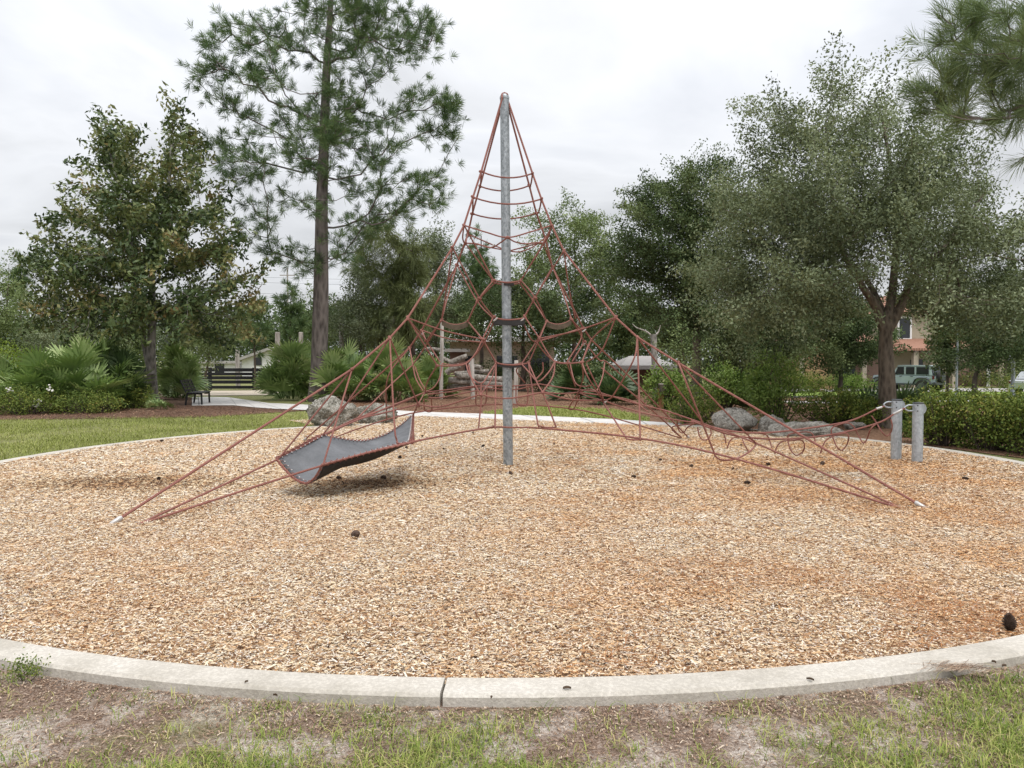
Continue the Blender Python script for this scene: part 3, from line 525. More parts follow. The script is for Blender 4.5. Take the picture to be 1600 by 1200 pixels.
LOOPS = [['C3L', (773.5, 660, -1.25), (772, 666, -1.25), (750, 670, -1.25), (748, 668, -1.25), (752, 625, -1.2), 'Sl'], [(826, 568, -.3), (839, 655, -1.25), (845, 666, -1.25), (867, 667.5, -1.25), (866, 660, -1.25), 'Sr'],
 ['OR', (1000, 672, -1.9), (1000, 685, -1.9), (997, 687, -1.9), (981, 686, -1.85), (975, 679, -1.7), (945, 632, -.6), 'Kr'], ['OL', (616, 660, -2.2), (620, 688, -2.25), (623, 693, -2.25), (641, 692, -2.1)],
 ['PR', (1066, 582, -2.6), (1113, 700, -2.45), (1118, 713, -2.42), (1130, 719, -2.4), (1152, 716, -2.3), (1172, 705, -1.7), (1180, 695, -1.2), (1178, 688, -1.2)], ['PR', (1165, 676, -1.3), (1181, 692, -1.2)], ['OR', (1060, 610, -.6), (1100, 663, .0)],
 ['PL', (505, 726, -2.86)], ['PL', (436, 716, -2.49)], ['OL', (540, 633, -1.9), (503, 681, -1.9)], ['OL', (652, 628, -.75), 'Kf'], [(745, 605, 1.2), (744, 632, 1.3), (758, 631, 1.3), (761, 606, 1.2)],
 [(806, 602, 1.3), (808, 630, 1.3), (823, 631.5, 1.3), (825, 603, 1.3)], ['Kb', (889, 637, 1.4), (897, 638, 1.4), (905, 618, .9)], [(662, 625, .6), (664, 641, 1.5), (674, 642, 1.5), (674, 622, .8)], ['OBL', (606, 590, 1.3), (604, 655, 1.8)]]
for s in LOOPS: rope('hanging_loop', s, .0108, 0, True)
# square collars round the pole
for lv, hb in (('C1', .0), ('C2', .07), ('C3', .03)):
    ring = [Q(ND[lv+k_]) for k_ in ('L', 'R', 'BR', 'BL')]; zc = np.mean([p[2] for p in ring]); ring = [np.array([p[0], p[1], zc]) for p in ring]
    P = []
    for i in range(4):
        a, b = ring[i], ring[(i+1) % 4]
        for j in range(8):
            t_ = j/8; q = a+(b-a)*t_; q = q-np.array([0, 0, .05*4*t_*(1-t_)*.6]); P.append(q)
    P.append(P[0]); o = MB().tube(P, .012, 8).build('collar_rope', M['rope'], net, True); local(net, o)
    if hb:
        mb = MB(); n_ = len(P)
        C_ = np.array([POLE[0], POLE[1], 0])
        for rad, in ((1.0,),):
            vs = [];
            for p in P[:-1]:
                d = (p-C_); d[2] = 0; d /= np.linalg.norm(d); vs += [p-d*.012+[0, 0, -.012], p+d*.006+[0, 0, -.012], p+d*.006+[0, 0, -.012-hb], p-d*.012+[0, 0, -.012-hb]]
            k_ = len(P)-1; mb.add(vs, [(i*4+j, i*4+(j+1) % 4, ((i+1) % k_)*4+(j+1) % 4, ((i+1) % k_)*4+j) for i in range(k_) for j in range(4)])
        o = mb.build('rubber_collar', M['rubber'], net); local(net, o)
    h_ = zc-.035; o = MB().lathe((POLE[0], POLE[1], h_), [(.078, -.03), (.088, -.028), (.088, .028), (.078, .03)], 24).build('pole_sleeve', M['rubber'], net, True); local(net, o)
for a, b in (('El', 'Fl'), ('Er', 'Fr')):
    p, q = Q(ND[a]), Q(ND[b]); vs = []; k_ = 12
    for i in range(k_+1):
        s_ = i/k_; c_ = p+(q-p)*s_-np.array([0, 0, .06*4*s_*(1-s_)]); wv = np.array([0, .05, 0])
        for dy, dz in ((-.012, 0), (.012, 0), (.025, -.075), (.004, -.075)): vs.append(c_+np.array([0, dy, dz]))
    o = MB().add(vs, [(i*4+j, i*4+(j+1) % 4, (i+1)*4+(j+1) % 4, (i+1)*4+j) for i in range(k_) for j in range(4)]+[(0, 1, 2, 3), tuple(k_*4+j for j in (3, 2, 1, 0))]).build('seat_belt', M['belt'], net); local(net, o)
    rope('net_rope', [a, b], .011, .06)
# knots where ropes cross
mb = MB()
for k_ in ('L1', 'R1', 'L2', 'R2', 'BL1', 'BR1', 'BL2', 'BR2', 'L3', 'R3', 'BL3', 'BR3', 'Mf', 'Ml', 'Mr', 'Mb', 'AL', 'AR', 'ABL', 'ABR', 'C1L', 'C1R', 'DL', 'DR', 'DBL', 'DBR', 'C2L', 'C2R', 'El', 'Fl', 'Er', 'Fr', 'GL', 'GR', 'GBL', 'GBR', 'C3L', 'C3R', 'NL', 'NR', 'NBL', 'NBR', 'OL', 'OR', 'OBL', 'OBR', 'PL', 'PR', 'IL', 'IR', 'Kl', 'Kf', 'Kr', 'Kb', 'Sl', 'Sr', 'Jl', 'Jr'):
    p = Q(ND[k_]); d = rng.normal(0, 1, 3); d /= np.linalg.norm(d); o = MB().tube([p-d*.035, p-d*.02, p+d*.02, p+d*.035], [.012, .021, .021, .012], 8).build('knot', M['rope'], net, True); local(net, o)
for k_, dd in (('C2L', (.03, 0, -.04)), ('C2R', (-.03, 0, -.04)), ('NBR', (.02, 0, -.05)), ('Jr', (0, 0, -.03)), ('Kr', (.02, -.02, -.02)), ('NBL', (.01, 0, -.06)), ('Mb', (-.25, -.5, .0))):
    p = Q(ND[k_])+np.array(dd); o = MB().tube([p-[.03, 0, .02], p, p+[.03, 0, .03]], [.012, .016, .012], 8).build('clamp', M['alu'], net, True); local(net, o)

# rope bridge to the two posts
bp = [onground(1400, 718), onground(1433, 722.5)]
def bridge_post(p, h, label):
    e = empty('bridge_post', p, label, 'post', 'short grey posts holding the rope bridge')
    o = MB().lathe((0, 0, 0), [(.078, -.2), (.078, h-.02), (.076, h)], 28).build('shaft', M['post'], e, True)
    MB().lathe((0, 0, h), [(.081, -.008), (.081, .006), (.07, .014), (.02, .018)], 28).build('cap', M['capdark'], e, True)
    P = smooth_path([(-.07, 0, h-.03), (-.15, 0, h-.03), (-.2, 0, h-.06), (-.2, 0, h-.085), (-.15, 0, h-.115), (-.07, 0, h-.115)]); MB().tube(P, .012, 8).build('shackle', M['post'], e, True)
    vs = []
    mb = MB(); n_ = 24
    ring = [(math.cos(2*math.pi*j/n_)*.075, math.sin(2*math.pi*j/n_)*.075) for j in range(n_)]
    mb.add([(.052+x_*1.05, .0, h-.085+z_*1.15) for x_, z_ in ring]+[(.052+x_*1.05, .03, h-.085+z_*1.15) for x_, z_ in ring], [tuple(range(n_)), tuple(range(2*n_-1, n_-1, -1))]+[(j, (j+1) % n_, n_+(j+1) % n_, n_+j) for j in range(n_)])
    mb.build('backing_disc', M['post'], e, True)
    for dz in (.03, .115): MB().lathe((-.04, -.066, h-dz), [(.009, -.009), (.011, 0), (.009, .009)], 8).build('bolt', M['capdark'], e, True)
    return e
HP = 1.6-(625-560)/1200*12.15
bridge_post(bp[0], HP, 'grey steel post holding the bridge rope, the farther one beside the oak trunk')
bridge_post(bp[1], HP-.03, 'grey steel post holding the bridge rope, the nearer one in front of the hedge')
dA, dB = bp[0][1]-POLE[1], bp[1][1]-POLE[1]
FARR = [(1382, 635, dA), (1372, 638, dA), (1330, 657, dA-.05), (1270, 668, dA-.15), (1200, 676, dA-.3), (1150, 674.5, dA-.4), (1112, 667, dA-.5), (1085, 657.5, .1)]
NEARR = [(1415, 637, dB), (1400, 645, dB), (1370, 661.5, dB-.03), (1300, 679, dB-.1), (1220, 686, dB-.15), (1150, 681, dB-.2), (1105, 667, -.05), (1080, 657, .1)]
rope('bridge_rope', FARR, .0135); rope('bridge_rope', NEARR, .0135)
for a, b in ((FARR[0], FARR[1]), (NEARR[0], NEARR[1])):
    p, q = Q(a), Q(b); d = q-p; o = MB().tube([p+d*.35, p+d*.4, p+d*1.25, p+d*1.3], [.015, .02, .02, .015], 10).build('rope_sleeve', M['alu'], net, True); local(net, o)
f0, n0 = dA-.15, dB-.1; mm = (f0+n0)/2
for s in ([(1211, 709, n0+.03), (1214, 698, n0), (1222, 690, n0), (1240, 688, n0), (1253, 688, n0), (1257, 697, n0+.02), (1254, 706, mm), (1246, 711, mm), (1240, 709, mm), (1234, 700, mm+.05), (1231, 686, f0), (1233, 679, f0), (1246, 676, f0), (1262, 675, f0), (1270, 679, f0), (1274, 690, f0-.03)],
          [(1282, 708, n0+.03), (1286, 696, n0), (1293, 686, n0), (1310, 679, n0), (1322, 677, n0), (1326, 684, n0), (1323, 695, mm), (1316, 703, mm), (1309, 700, mm), (1303, 688, f0), (1299, 675, f0), (1301, 668, f0), (1312, 663, f0), (1325, 661, f0), (1334, 667, f0), (1341, 680, f0), (1349, 692, mm), (1355, 685, mm), (1360, 671, n0), (1368, 663, n0)],
          [(1362, 650, f0), (1369, 660, f0), (1378, 675, mm), (1386, 681, mm), (1392, 675, mm), (1394, 665, n0), (1392, 655, n0)],
          [(1136, 701, n0), (1140, 690, n0), (1147, 684, n0), (1165, 683, n0), (1176, 688, n0), (1180, 694, n0)], [(1159, 683, f0), (1163, 694, mm), (1170, 706, mm)], [(1187, 677, f0-.1), (1198, 680, f0-.1), (1203, 690, f0-.1), (1206, 700, mm)],
          [(1090, 668, -.1), (1093, 681, -.1), (1098, 687, -.1), (1106, 686, -.1), (1111, 678, -.1), (1110, 671, -.1)], [(1120, 669, .2), (1128, 672, .2), (1133, 684, .1), (1134, 692, .1)], [(1059, 656, 1.2), (1058, 664, 1.5), (1062, 674, 1.7), (1068, 676, 1.6), (1074, 668, 1.2), (1083, 663, .8)]):
    rope('tread_loop', s, .0105)

# ------------------------------------------------------------------ hammock
ham = empty('hammock', (-1.9, 9.6, 0), 'grey laced membrane hammock slung low between red ropes', 'hammock')
lowe = pts([(505, 727, -2.86), (545, 716, -2.66), (590, 704, -2.44), (641, 692, -2.17)])
uppe = pts([(436, 717, -2.49), (470, 699, -2.2), (503, 682, -1.9), (523, 685, -1.75), (565, 690, -1.35), (600, 681, -.95), (625, 666, -.6), (645, 649, -.25)])
def resamp(P, n):
    P = smooth_path(P); s = np.r_[0, np.cumsum(np.linalg.norm(np.diff(P, axis=0), axis=1))]; q = np.linspace(0, s[-1], n); return np.stack([np.interp(q, s, P[:, k]) for k in range(3)], 1)
nu, nv = 41, 17; lo, up_ = resamp(lowe, nu), resamp(uppe, nu); G_ = np.zeros((nu, nv, 3))
for i in range(nu):
    u = i/(nu-1); sagu = .235*(1-u)+.085*u
    for j in range(nv):
        v_ = j/(nv-1); p = lo[i]+(up_[i]-lo[i])*v_
        prof_ = (1-abs(2*v_-.78)**2.2) if v_ < .39 else 1-((v_-.39)/.61)**1.7
        if v_ < .39: prof_ = 1-((.39-v_)/.39)**2.2
        p = p-np.array([0, 0, sagu*max(prof_, 0)]); G_[i, j] = p
V = G_.reshape(-1, 3); F = [(i*nv+j, i*nv+j+1, (i+1)*nv+j+1, (i+1)*nv+j) for i in range(nu-1) for j in range(nv-1)]
mb = MB(); mb.v = [tuple(map(float, v)) for v in V]; mb.f = F; o = mb.build('membrane', M['rubber'], ham, True); local(ham, o)
sol = o.modifiers.new('thick', 'SOLIDIFY'); sol.thickness = .012; sol.offset = 0; o.data.materials.append(M['membrane']); sol.material_offset = 1; sol.material_offset_rim = 1  # rubber side below is a black backing with its shade painted in
per = [G_[i, 0] for i in range(nu)]+[G_[-1, j] for j in range(1, nv)]+[G_[i, -1] for i in range(nu-2, -1, -1)]+[G_[0, j] for j in range(nv-2, 0, -1)]
per = np.array(per); cen = per.mean(0); eo = []
for p in per:
    d = p-cen; d[2] = 0; d /= np.linalg.norm(d)+1e-9; eo.append(p+d*.03+np.array([0, 0, .008]))
eo.append(eo[0]); o = MB().tube(eo, .012, 8).build('edge_rope', M['rope'], ham, True); local(ham, o)
cl = np.array(eo); s_ = np.r_[0, np.cumsum(np.linalg.norm(np.diff(cl, axis=0), axis=1))]; ml = MB(); me_ = MB()
perc = np.vstack([per, per[:1]]); helix = []; eye = None
ip = lambda A, q: np.array([np.interp(q, s_, A[:, k]) for k in range(3)])
for q in np.arange(.03, s_[-1], .075):
    p, w_ = ip(cl, q), ip(perc, q); inn = w_+(w_-p)*1.1; inn[2] = w_[2]+.012; outp = p+(p-w_)/(np.linalg.norm(p-w_)+1e-9)*.017
    p2, w2 = ip(cl, q+.037), ip(perc, q+.037); out2 = p2+(p2-w2)/(np.linalg.norm(p2-w2)+1e-9)*.017
    helix += [inn, (p+inn)/2+[0, 0, .022], p+[0, 0, .018], outp, out2-[0, 0, .012], (p2+w2)/2-[0, 0, .02]]
    if eye is None:
        eye = MB().lathe((0, 0, -.004), [(.004, 0), (.010, .004), (.008, .012), (.003, .014)], 8).build('eyelet', M['lace'], ham); eo_ = eye
    else:
        eo_ = eye.copy(); COL.objects.link(eo_); eo_.parent = ham
    eo_.location = inn; local(ham, eo_)
local(ham, MB().tube(helix, .0042, 6).build('lacing', M['rope'], ham, True))

# ------------------------------------------------------------------ vegetation helpers
def unit(v): return v/(np.linalg.norm(v, axis=-1, keepdims=True)+1e-9)
def leaf_arrays(C, L, Wd, rnd, updir=.35, out=None):
    n = len(C); nrm = unit(rnd.normal(0, 1, (n, 3))+np.array([0, 0, updir])); d = rnd.normal(0, 1, (n, 3))
    if out is not None: d = d*.7+out
    d = unit(np.cross(nrm, np.cross(d, nrm))); s = np.cross(nrm, d); l = (L/2)[:, None]; w = (Wd/2)[:, None]
    V = np.stack([C-d*l, C+s*w+nrm*w*.35, C+d*l, C-s*w+nrm*w*.35], 1).reshape(-1, 3)
    return V, np.arange(4*n).reshape(-1, 4)
def needles_arrays(C, A, n, L, wd, rnd, spread=.75, droop=.12):
    """tufts of needles at C (k,3) pointing along A (k,3)"""
    k = len(C); ix = np.repeat(np.arange(k), n); N = len(ix)
    d = unit(A[ix]+rnd.normal(0, spread, (N, 3))); d[:, 2] -= droop*rnd.random(N); l = (L*rnd.uniform(.65, 1.1, N))[:, None]
    b = C[ix]-unit(A)[ix]*(rnd.random(N)*L*.55)[:, None]
    s = unit(np.cross(d, rnd.normal(0, 1, (N, 3))))*wd
    mid = b+d*l*.55; tip = b+d*l; tip[:, 2] -= (l[:, 0]*droop*.6)
    V = np.stack([b-s*.5, mid-s*.5, tip, mid+s*.5], 1).reshape(-1, 3); return V, np.arange(4*N).reshape(-1, 4), ix
def grow(trunk, trad, targets, rnd, tip=.008, step=.45, pw=2.3, lift=.25, kpen=.35, minz=None):
    """branches from a trunk polyline out to every target; list of (points, radii)"""
    pos = [np.array(p, float) for p in trunk]; par = [-1]+list(range(len(trunk)-1)); plen = [0.0]*len(trunk); ntr = len(trunk)
    base = trunk[0]; ax = np.array([t[:2] for t in trunk])
    tg = np.asarray(targets); dist = np.min(np.linalg.norm(tg[:, None, :]-np.array(trunk)[None], axis=2), axis=1); order = np.argsort(dist); chains = []
    for i in order:
        t = tg[i]; PA = np.array(pos); d = np.linalg.norm(PA-t, axis=1)
        hz = np.hypot(PA[:, 0]-t[0], PA[:, 1]-t[1]); drop = PA[:, 2]-(t[2]-lift*hz)
        cost = d+kpen*np.array(plen)+1.2*np.clip(drop, 0, None)
        if minz is not None: cost = cost+np.where(PA[:, 2] < minz, 50, 0)
        j = int(np.argmin(cost)); a = pos[j]; dd = t-a; ln = np.linalg.norm(dd)
        if ln < 1e-3: continue
        k = max(2, int(ln/step)); perp = rnd.normal(0, 1, 3)*ln*.07; ch = [j]
        for m in range(1, k+1):
            s = m/k; p = a+dd*s+perp*math.sin(math.pi*s)+np.array([0, 0, -.10*ln*math.sin(math.pi*s)])+(rnd.normal(0, .03, 3)*ln*.4 if m < k else 0)
            pos.append(p); par.append(ch[-1]); plen.append(plen[j]+ln*s); ch.append(len(pos)-1)
        chains.append(ch)
    n = len(pos); acc = np.zeros(n); tipset = {c[-1] for c in chains}
    for i in range(n-1, -1, -1):
        if acc[i] == 0: acc[i] = tip**pw
        if par[i] >= 0: acc[par[i]] += acc[i] if True else 0
    rad = acc**(1/pw)
    out_ = []
    for c in chains:
        r_ = rad[c].copy(); r_[0] = min(r_[0], r_[1]*1.25); out_.append((np.array([pos[k] for k in c]), r_))
    return out_, rad
def flare(trunk, trad):
    return np.array(trunk), np.array(trad)
def poly_trunk(P, r0, r1, k=14, wob=.02, rnd=None):
    P = smooth_path([np.array(p, float) for p in P], 6); s = np.linspace(0, 1, len(P)); r = r0+(r1-r0)*s; r[:2] *= [1.3, 1.12][:len(r[:2])]
    return P, r
def make_tree(name, label, cat, base, trunkP, r0, r1, targets, leafspec, barkm, leafm, seed, group=None, tip=.008, lift=.25, kpen=.35, step=.5, extra_trunks=(), minz=None, nbr=5):
    rnd = np.random.default_rng(seed); e = empty(name, base, label, cat, group)
    P, r_ = poly_trunk(trunkP, r0, r1); mb = MB().tube(P, r_, 12)
    tp = [p for p in P]
    for T_, a, b in extra_trunks:
        P2, r2 = poly_trunk(T_, a, b); r2[:2] = r2[2]; mb.tube(P2, r2, 10); tp += list(P2)
    # joined skeleton for attachment
    ch, rad = grow(tp, None, targets, rnd, tip, step, 2.3, lift, kpen, minz)
    for p, q in ch: mb.tube(p, np.minimum(q, r0*.55), nbr, False)
    o = mb.build('trunk', M[barkm], e, True); local(e, o)
    V, F, tint = leafspec(np.asarray(targets), ch, rnd)
    o = link('crown', raw_mesh('crown', V, F, tint), M[leafm], e); local(e, o); return e
def blobs_to_targets(blobs, Y, crown_cx, crown_hw, per, rnd, depth=1.0, dense=1.0, least=1):
    """blobs in picture points (x, y, r) of a crown at distance Y -> branch ends spread in depth too"""
    T = []
    for b in blobs:
        x, y, r_ = b[:3]; c = at(x, y, Y); rr = r_/1200*Y; off = abs(x-crown_cx)/1200*Y; half = math.sqrt(max(crown_hw**2*1.05-off**2, (.35*crown_hw)**2))
        n = max(least, int(per*dense*(r_/30)**2+rnd.random()))
        for i in range(n):
            v = rnd.normal(0, 1, 3); v = v/np.linalg.norm(v)*rr*rnd.random()**.4; dz = rnd.uniform(-1, 1)*half*.85*depth
            p = c+np.array([v[0], v[1]*.6+dz, v[2]]); s = p[1]/Y
            p = np.array([p[0]*s, p[1], CAM_H+(p[2]-CAM_H)*s]) if b[1] < 540 else p
            T.append(p)
    return np.array(T)
def broad(n, sd, L, Wd, along=True, updir=.35, flat=.7, tcl=.5):
    """leaves in sprays lying along the outer end of every branch"""
    def f(T, ch, rnd):
        k = len(ch); tips = np.array([c[0][-1] for c in ch]); prv = np.array([c[0][max(0, len(c[0])-3)] for c in ch]); ax = unit(tips-prv+np.array([0, 0, .05]))
        nn = np.maximum(4, (n*rnd.uniform(.5, 1.5, k)).astype(int)); ix = np.repeat(np.arange(k), nn); N = len(ix); g = np.clip(rnd.normal(0, 1, (N, 3)), -1.7, 1.7)
        al = np.clip(rnd.normal(-.35, 1.0, N), -2.2, 1.35); thin = 1-.38*np.clip(al, 0, 1.4)
        C = tips[ix]+ax[ix]*(al*sd*1.5)[:, None]+g*np.array([sd, sd, sd*flat])*.62*thin[:, None]
        V, F = leaf_arrays(C, L*rnd.uniform(.6, 1.25, N), Wd*rnd.uniform(.7, 1.2, N), rnd, updir, ax[ix]*.5)
        ct = rnd.beta(1.8, 1.8, k); tint = np.clip(ct[ix]*tcl+rnd.beta(2, 2, N)*(1-tcl)+.02, 0, 1); return V, F, tint
    return f
def piney(n, L, wd, spread=.7, droop=.12, extra=2, sd=.25):
    def f(T, ch, rnd):
        tips = []; ax = []
        for p, q in ch:
            a = unit(p[-1]-p[-2]); tips.append(p[-1]); ax.append(a+np.array([0, 0, .35]))
            for m in range(extra):
                s = rnd.random(); i = max(0, len(p)-2-int(rnd.random()*2)); b = p[i]+(p[i+1]-p[i])*s; off = rnd.normal(0, sd, 3); tips.append(b+off); ax.append(unit(off)+a*.7+np.array([0, 0, .3]))
        C = np.array(tips); A = unit(np.array(ax)); V, F, ix = needles_arrays(C, A, n, L, wd, rnd, spread, droop)
        ct = rnd.beta(2.2, 2.2, len(C)); tint = np.clip(ct[ix]*.6+rnd.random(len(ix))*.4, 0, 1); return V, F, tint
    return f

# ------------------------------------------------------------------ main trees
rnd = np.random.default_rng(11)
# tall pine
PB = [(530, 200, 36), (480, 172, 26), (505, 240, 26), (540, 275, 22), (560, 30, 30), (330, 50, 18), (340, 95, 16), (385, 120, 14), (425, 115, 16), (345, 215, 12), (380, 240, 12), (350, 250, 9), (675, 40, 16), (690, 165, 14), (700, 175, 12), (668, 320, 12), (680, 280, 14), (350, 40, 26), (330, 75, 20), (372, 60, 26), (400, 45, 28), (314, 108, 14), (312, 125, 8), (375, 95, 26), (420, 80, 26), (345, 150, 9), (440, 30, 34), (500, 10, 40), (560, 15, 40), (620, 10, 36), (660, 30, 26), (678, 60, 14), (590, 50, 36), (540, 60, 30), (610, 70, 24), (640, 55, 20), (480, 60, 30), (515, 95, 24), (560, 90, 20), (600, 110, 16), (660, 78, 10), (395, 118, 10), (362, 160, 9), (380, 188, 16), (430, 190, 30), (470, 165, 26), (520, 140, 32), (560, 165, 36), (550, 200, 36), (500, 200, 34), (450, 220, 30), (400, 215, 22), (360, 225, 14), (600, 210, 22), (590, 180, 22), (640, 150, 12), (690, 145, 20), (716, 160, 12), (708, 213, 12), (678, 205, 12), (700, 188, 12), (632, 170, 12), (570, 235, 28), (622, 230, 14), (410, 250, 10), (358, 277, 13), (400, 282, 12), (470, 270, 18), (430, 300, 16), (385, 315, 11), (480, 250, 18), (600, 255, 18), (640, 270, 20), (690, 300, 18), (665, 285, 18), (650, 300, 12), (600, 300, 20), (560, 310, 18), (590, 330, 22), (625, 330, 12), (560, 350, 22), (480, 310, 12), (455, 390, 10), (470, 410, 9), (370, 345, 11), (415, 345, 10), (420, 390, 8), (540, 380, 22), (530, 400, 12), (575, 370, 26), (470, -30, 40), (540, -40, 45), (600, -35, 36), (520, -70, 30)]
Yp = 29.0; bpine = gpt(497, 627); T = blobs_to_targets(PB, Yp, 520, 4.6, 5.6, rnd, .75, 1, 3)
make_tree('pine_tree', 'tall pine with thick straight trunk and open tufted crown, above all other trees', 'tree', bpine, [(bpine[0], bpine[1], -.1), at(501, 480, Yp), at(502, 400, Yp), at(503, 310, Yp), at(506, 230, Yp), at(510, 115, Yp), at(515, 38, Yp), at(519, -40, Yp), at(521, -90, Yp)], .335, .04, T, piney(40, .33, .015, .55, .06, 6, .25), 'pinebark', 'pine', 21, tip=.013, lift=.1, kpen=.22, minz=4.6)
# magnolia
MGB = [(150, 200, 20), (185, 215, 26), (210, 205, 20), (265, 172, 16), (282, 205, 24), (310, 218, 20), (300, 245, 24), (165, 240, 26), (200, 245, 28), (268, 252, 20), (133, 262, 12), (150, 285, 22), (190, 285, 32), (235, 280, 24), (285, 285, 32), (318, 290, 16), (128, 300, 10), (120, 322, 20), (165, 320, 36), (215, 325, 36), (265, 320, 36), (320, 320, 26), (355, 320, 13), (80, 362, 22), (110, 350, 26), (150, 370, 36), (210, 370, 40), (270, 365, 40), (330, 360, 30), (372, 372, 16), (55, 422, 26), (90, 410, 36), (150, 420, 46), (220, 420, 50), (290, 410, 46), (350, 410, 34), (400, 425, 20), (50, 470, 24), (100, 470, 42), (160, 480, 46), (220, 480, 44), (290, 480, 42), (350, 470, 34), (400, 482, 20), (420, 412, 8), (60, 508, 18), (120, 518, 22), (200, 512, 22), (320, 515, 20), (378, 512, 12)]
Ym = 27.3; bm_ = gpt(240, 630); MGB += [(120, 535, 20), (280, 530, 20), (345, 528, 18), (180, 530, 16)]
T = blobs_to_targets(MGB, Ym, 225, 4.3, 7.5, rnd, .8)
make_tree('magnolia_tree', 'broad conical evergreen tree with glossy dark and bronze leaves left of the tall pine', 'tree', bm_, [(bm_[0], bm_[1], -.1), at(236, 560, Ym), at(238, 500, Ym), at(240, 400, Ym), at(262, 300, Ym), at(270, 190, Ym)], .19, .03, T, broad(95, .30, .22, .092, True, .4, .8, .65), 'greybark', 'magnolia', 22, tip=.010, extra_trunks=[([at(236, 585, Ym), at(226, 540, Ym), at(218, 480, Ym-.3), at(205, 380, Ym-.5), at(170, 230, Ym-.5)], .12, .02)], minz=3.2, lift=.2)
# live oak on the right
OB = [(1300, 92, 14), (1290, 130, 18), (1312, 150, 22), (1375, 100, 12), (1392, 128, 14), (1365, 160, 22), (1166, 160, 10), (1190, 180, 20), (1222, 172, 14), (1250, 190, 26), (1178, 215, 16), (1230, 230, 34), (1290, 200, 34), (1340, 200, 34), (1390, 190, 26), (1420, 220, 28), (1480, 240, 34), (1520, 255, 24), (1200, 280, 40), (1260, 280, 45), (1320, 270, 45), (1390, 270, 45), (1450, 285, 45), (1515, 312, 36), (1150, 330, 38), (1130, 400, 40), (1190, 350, 50), (1250, 350, 50), (1320, 350, 50), (1390, 350, 48), (1460, 360, 48), (1530, 370, 48), (1590, 360, 40), (1112, 450, 32), (1150, 460, 45), (1210, 430, 50), (1270, 430, 50), (1340, 420, 42), (1420, 410, 42), (1490, 430, 42), (1560, 440, 45), (1185, 500, 32), (1240, 500, 38), (1295, 485, 28), (1450, 450, 24), (1520, 478, 32), (1590, 490, 35), (1640, 420, 46)]
Yo = 17.9; bo = gpt(1388, 669); OB += [(1200, 320, 40), (1300, 330, 45), (1420, 330, 45), (1445, 478, 24), (1482, 486, 26), (1410, 462, 16), (1530, 500, 26), (1335, 470, 20)]
T = blobs_to_targets(OB, Yo, 1390, 4.1, 6.2, rnd, .9)
_px = 800+1200*T[:, 0]/T[:, 1]; _py = 560-1200*(T[:, 2]-CAM_H)/T[:, 1]
T = T[~((np.abs(_px-1386) < 42) & (_py > 430) & (T[:, 1] < Yo+1.0))]
make_tree('live_oak', 'spreading grey green live oak with forked trunk behind the two steel posts', 'tree', bo, [(bo[0], bo[1], -.1), at(1386, 600, Yo), at(1384, 540, Yo), at(1386, 500, Yo), at(1395, 450, Yo+.2), at(1400, 330, Yo), at(1380, 190, Yo)], .215, .03, T, broad(310, .32, .084, .040, True, .3, .8, .7), 'oakbark', 'oak', 23, tip=.0055, step=.35, extra_trunks=[([at(1384, 520, Yo), at(1366, 475, Yo), at(1346, 445, Yo-.2), at(1310, 370, Yo-.4), at(1290, 200, Yo-.5)], .125, .02), ([at(1388, 515, Yo), at(1412, 470, Yo), at(1424, 440, Yo-.2), at(1480, 380, Yo-.3), at(1540, 300, Yo)], .125, .02), ([at(1384, 525, Yo), at(1376, 480, Yo+.2), at(1340, 420, Yo+.6), at(1240, 330, Yo+.8)], .11, .02)], minz=3.0, lift=.35)
# pine bough reaching in on the right
Yn = 8.3; bn = np.array([7.6, 8.6, gz(7.6, 8.6)])
NB = [(1500, 20, 34), (1540, 30, 36), (1580, 40, 40), (1480, 60, 22), (1455, 95, 26), (1490, 110, 36), (1530, 100, 40), (1575, 95, 40), (1430, 135, 22), (1460, 150, 30), (1500, 150, 40), (1550, 150, 40), (1590, 150, 40), (1440, 175, 20), (1480, 190, 20), (1595, 250, 12), (1620, 80, 50), (1640, 150, 50), (1480, 5, 12), (1470, 20, 10)]
T = blobs_to_targets(NB, Yn, 1580, 1.0, 4.2, rnd, .8)
T = np.vstack([T, np.array([7.6, 8.6, 0])+rng.normal(0, 1, (120, 3))*[1.1, 1.1, 1.6]+[0, 0, 8.2]])
make_tree('pine_tree', 'near pine whose needled bough hangs in at the top right corner', 'tree', bn, [(7.6, 8.6, -.1), (7.55, 8.6, 3), (7.6, 8.65, 6), (7.6, 8.6, 10.5)], .2, .04, T, piney(64, .27, .0050, .42, .10, 2, .09), 'pinebark', 'nearpine', 24, tip=.006, lift=.05, kpen=.15, step=.3, minz=3.9)

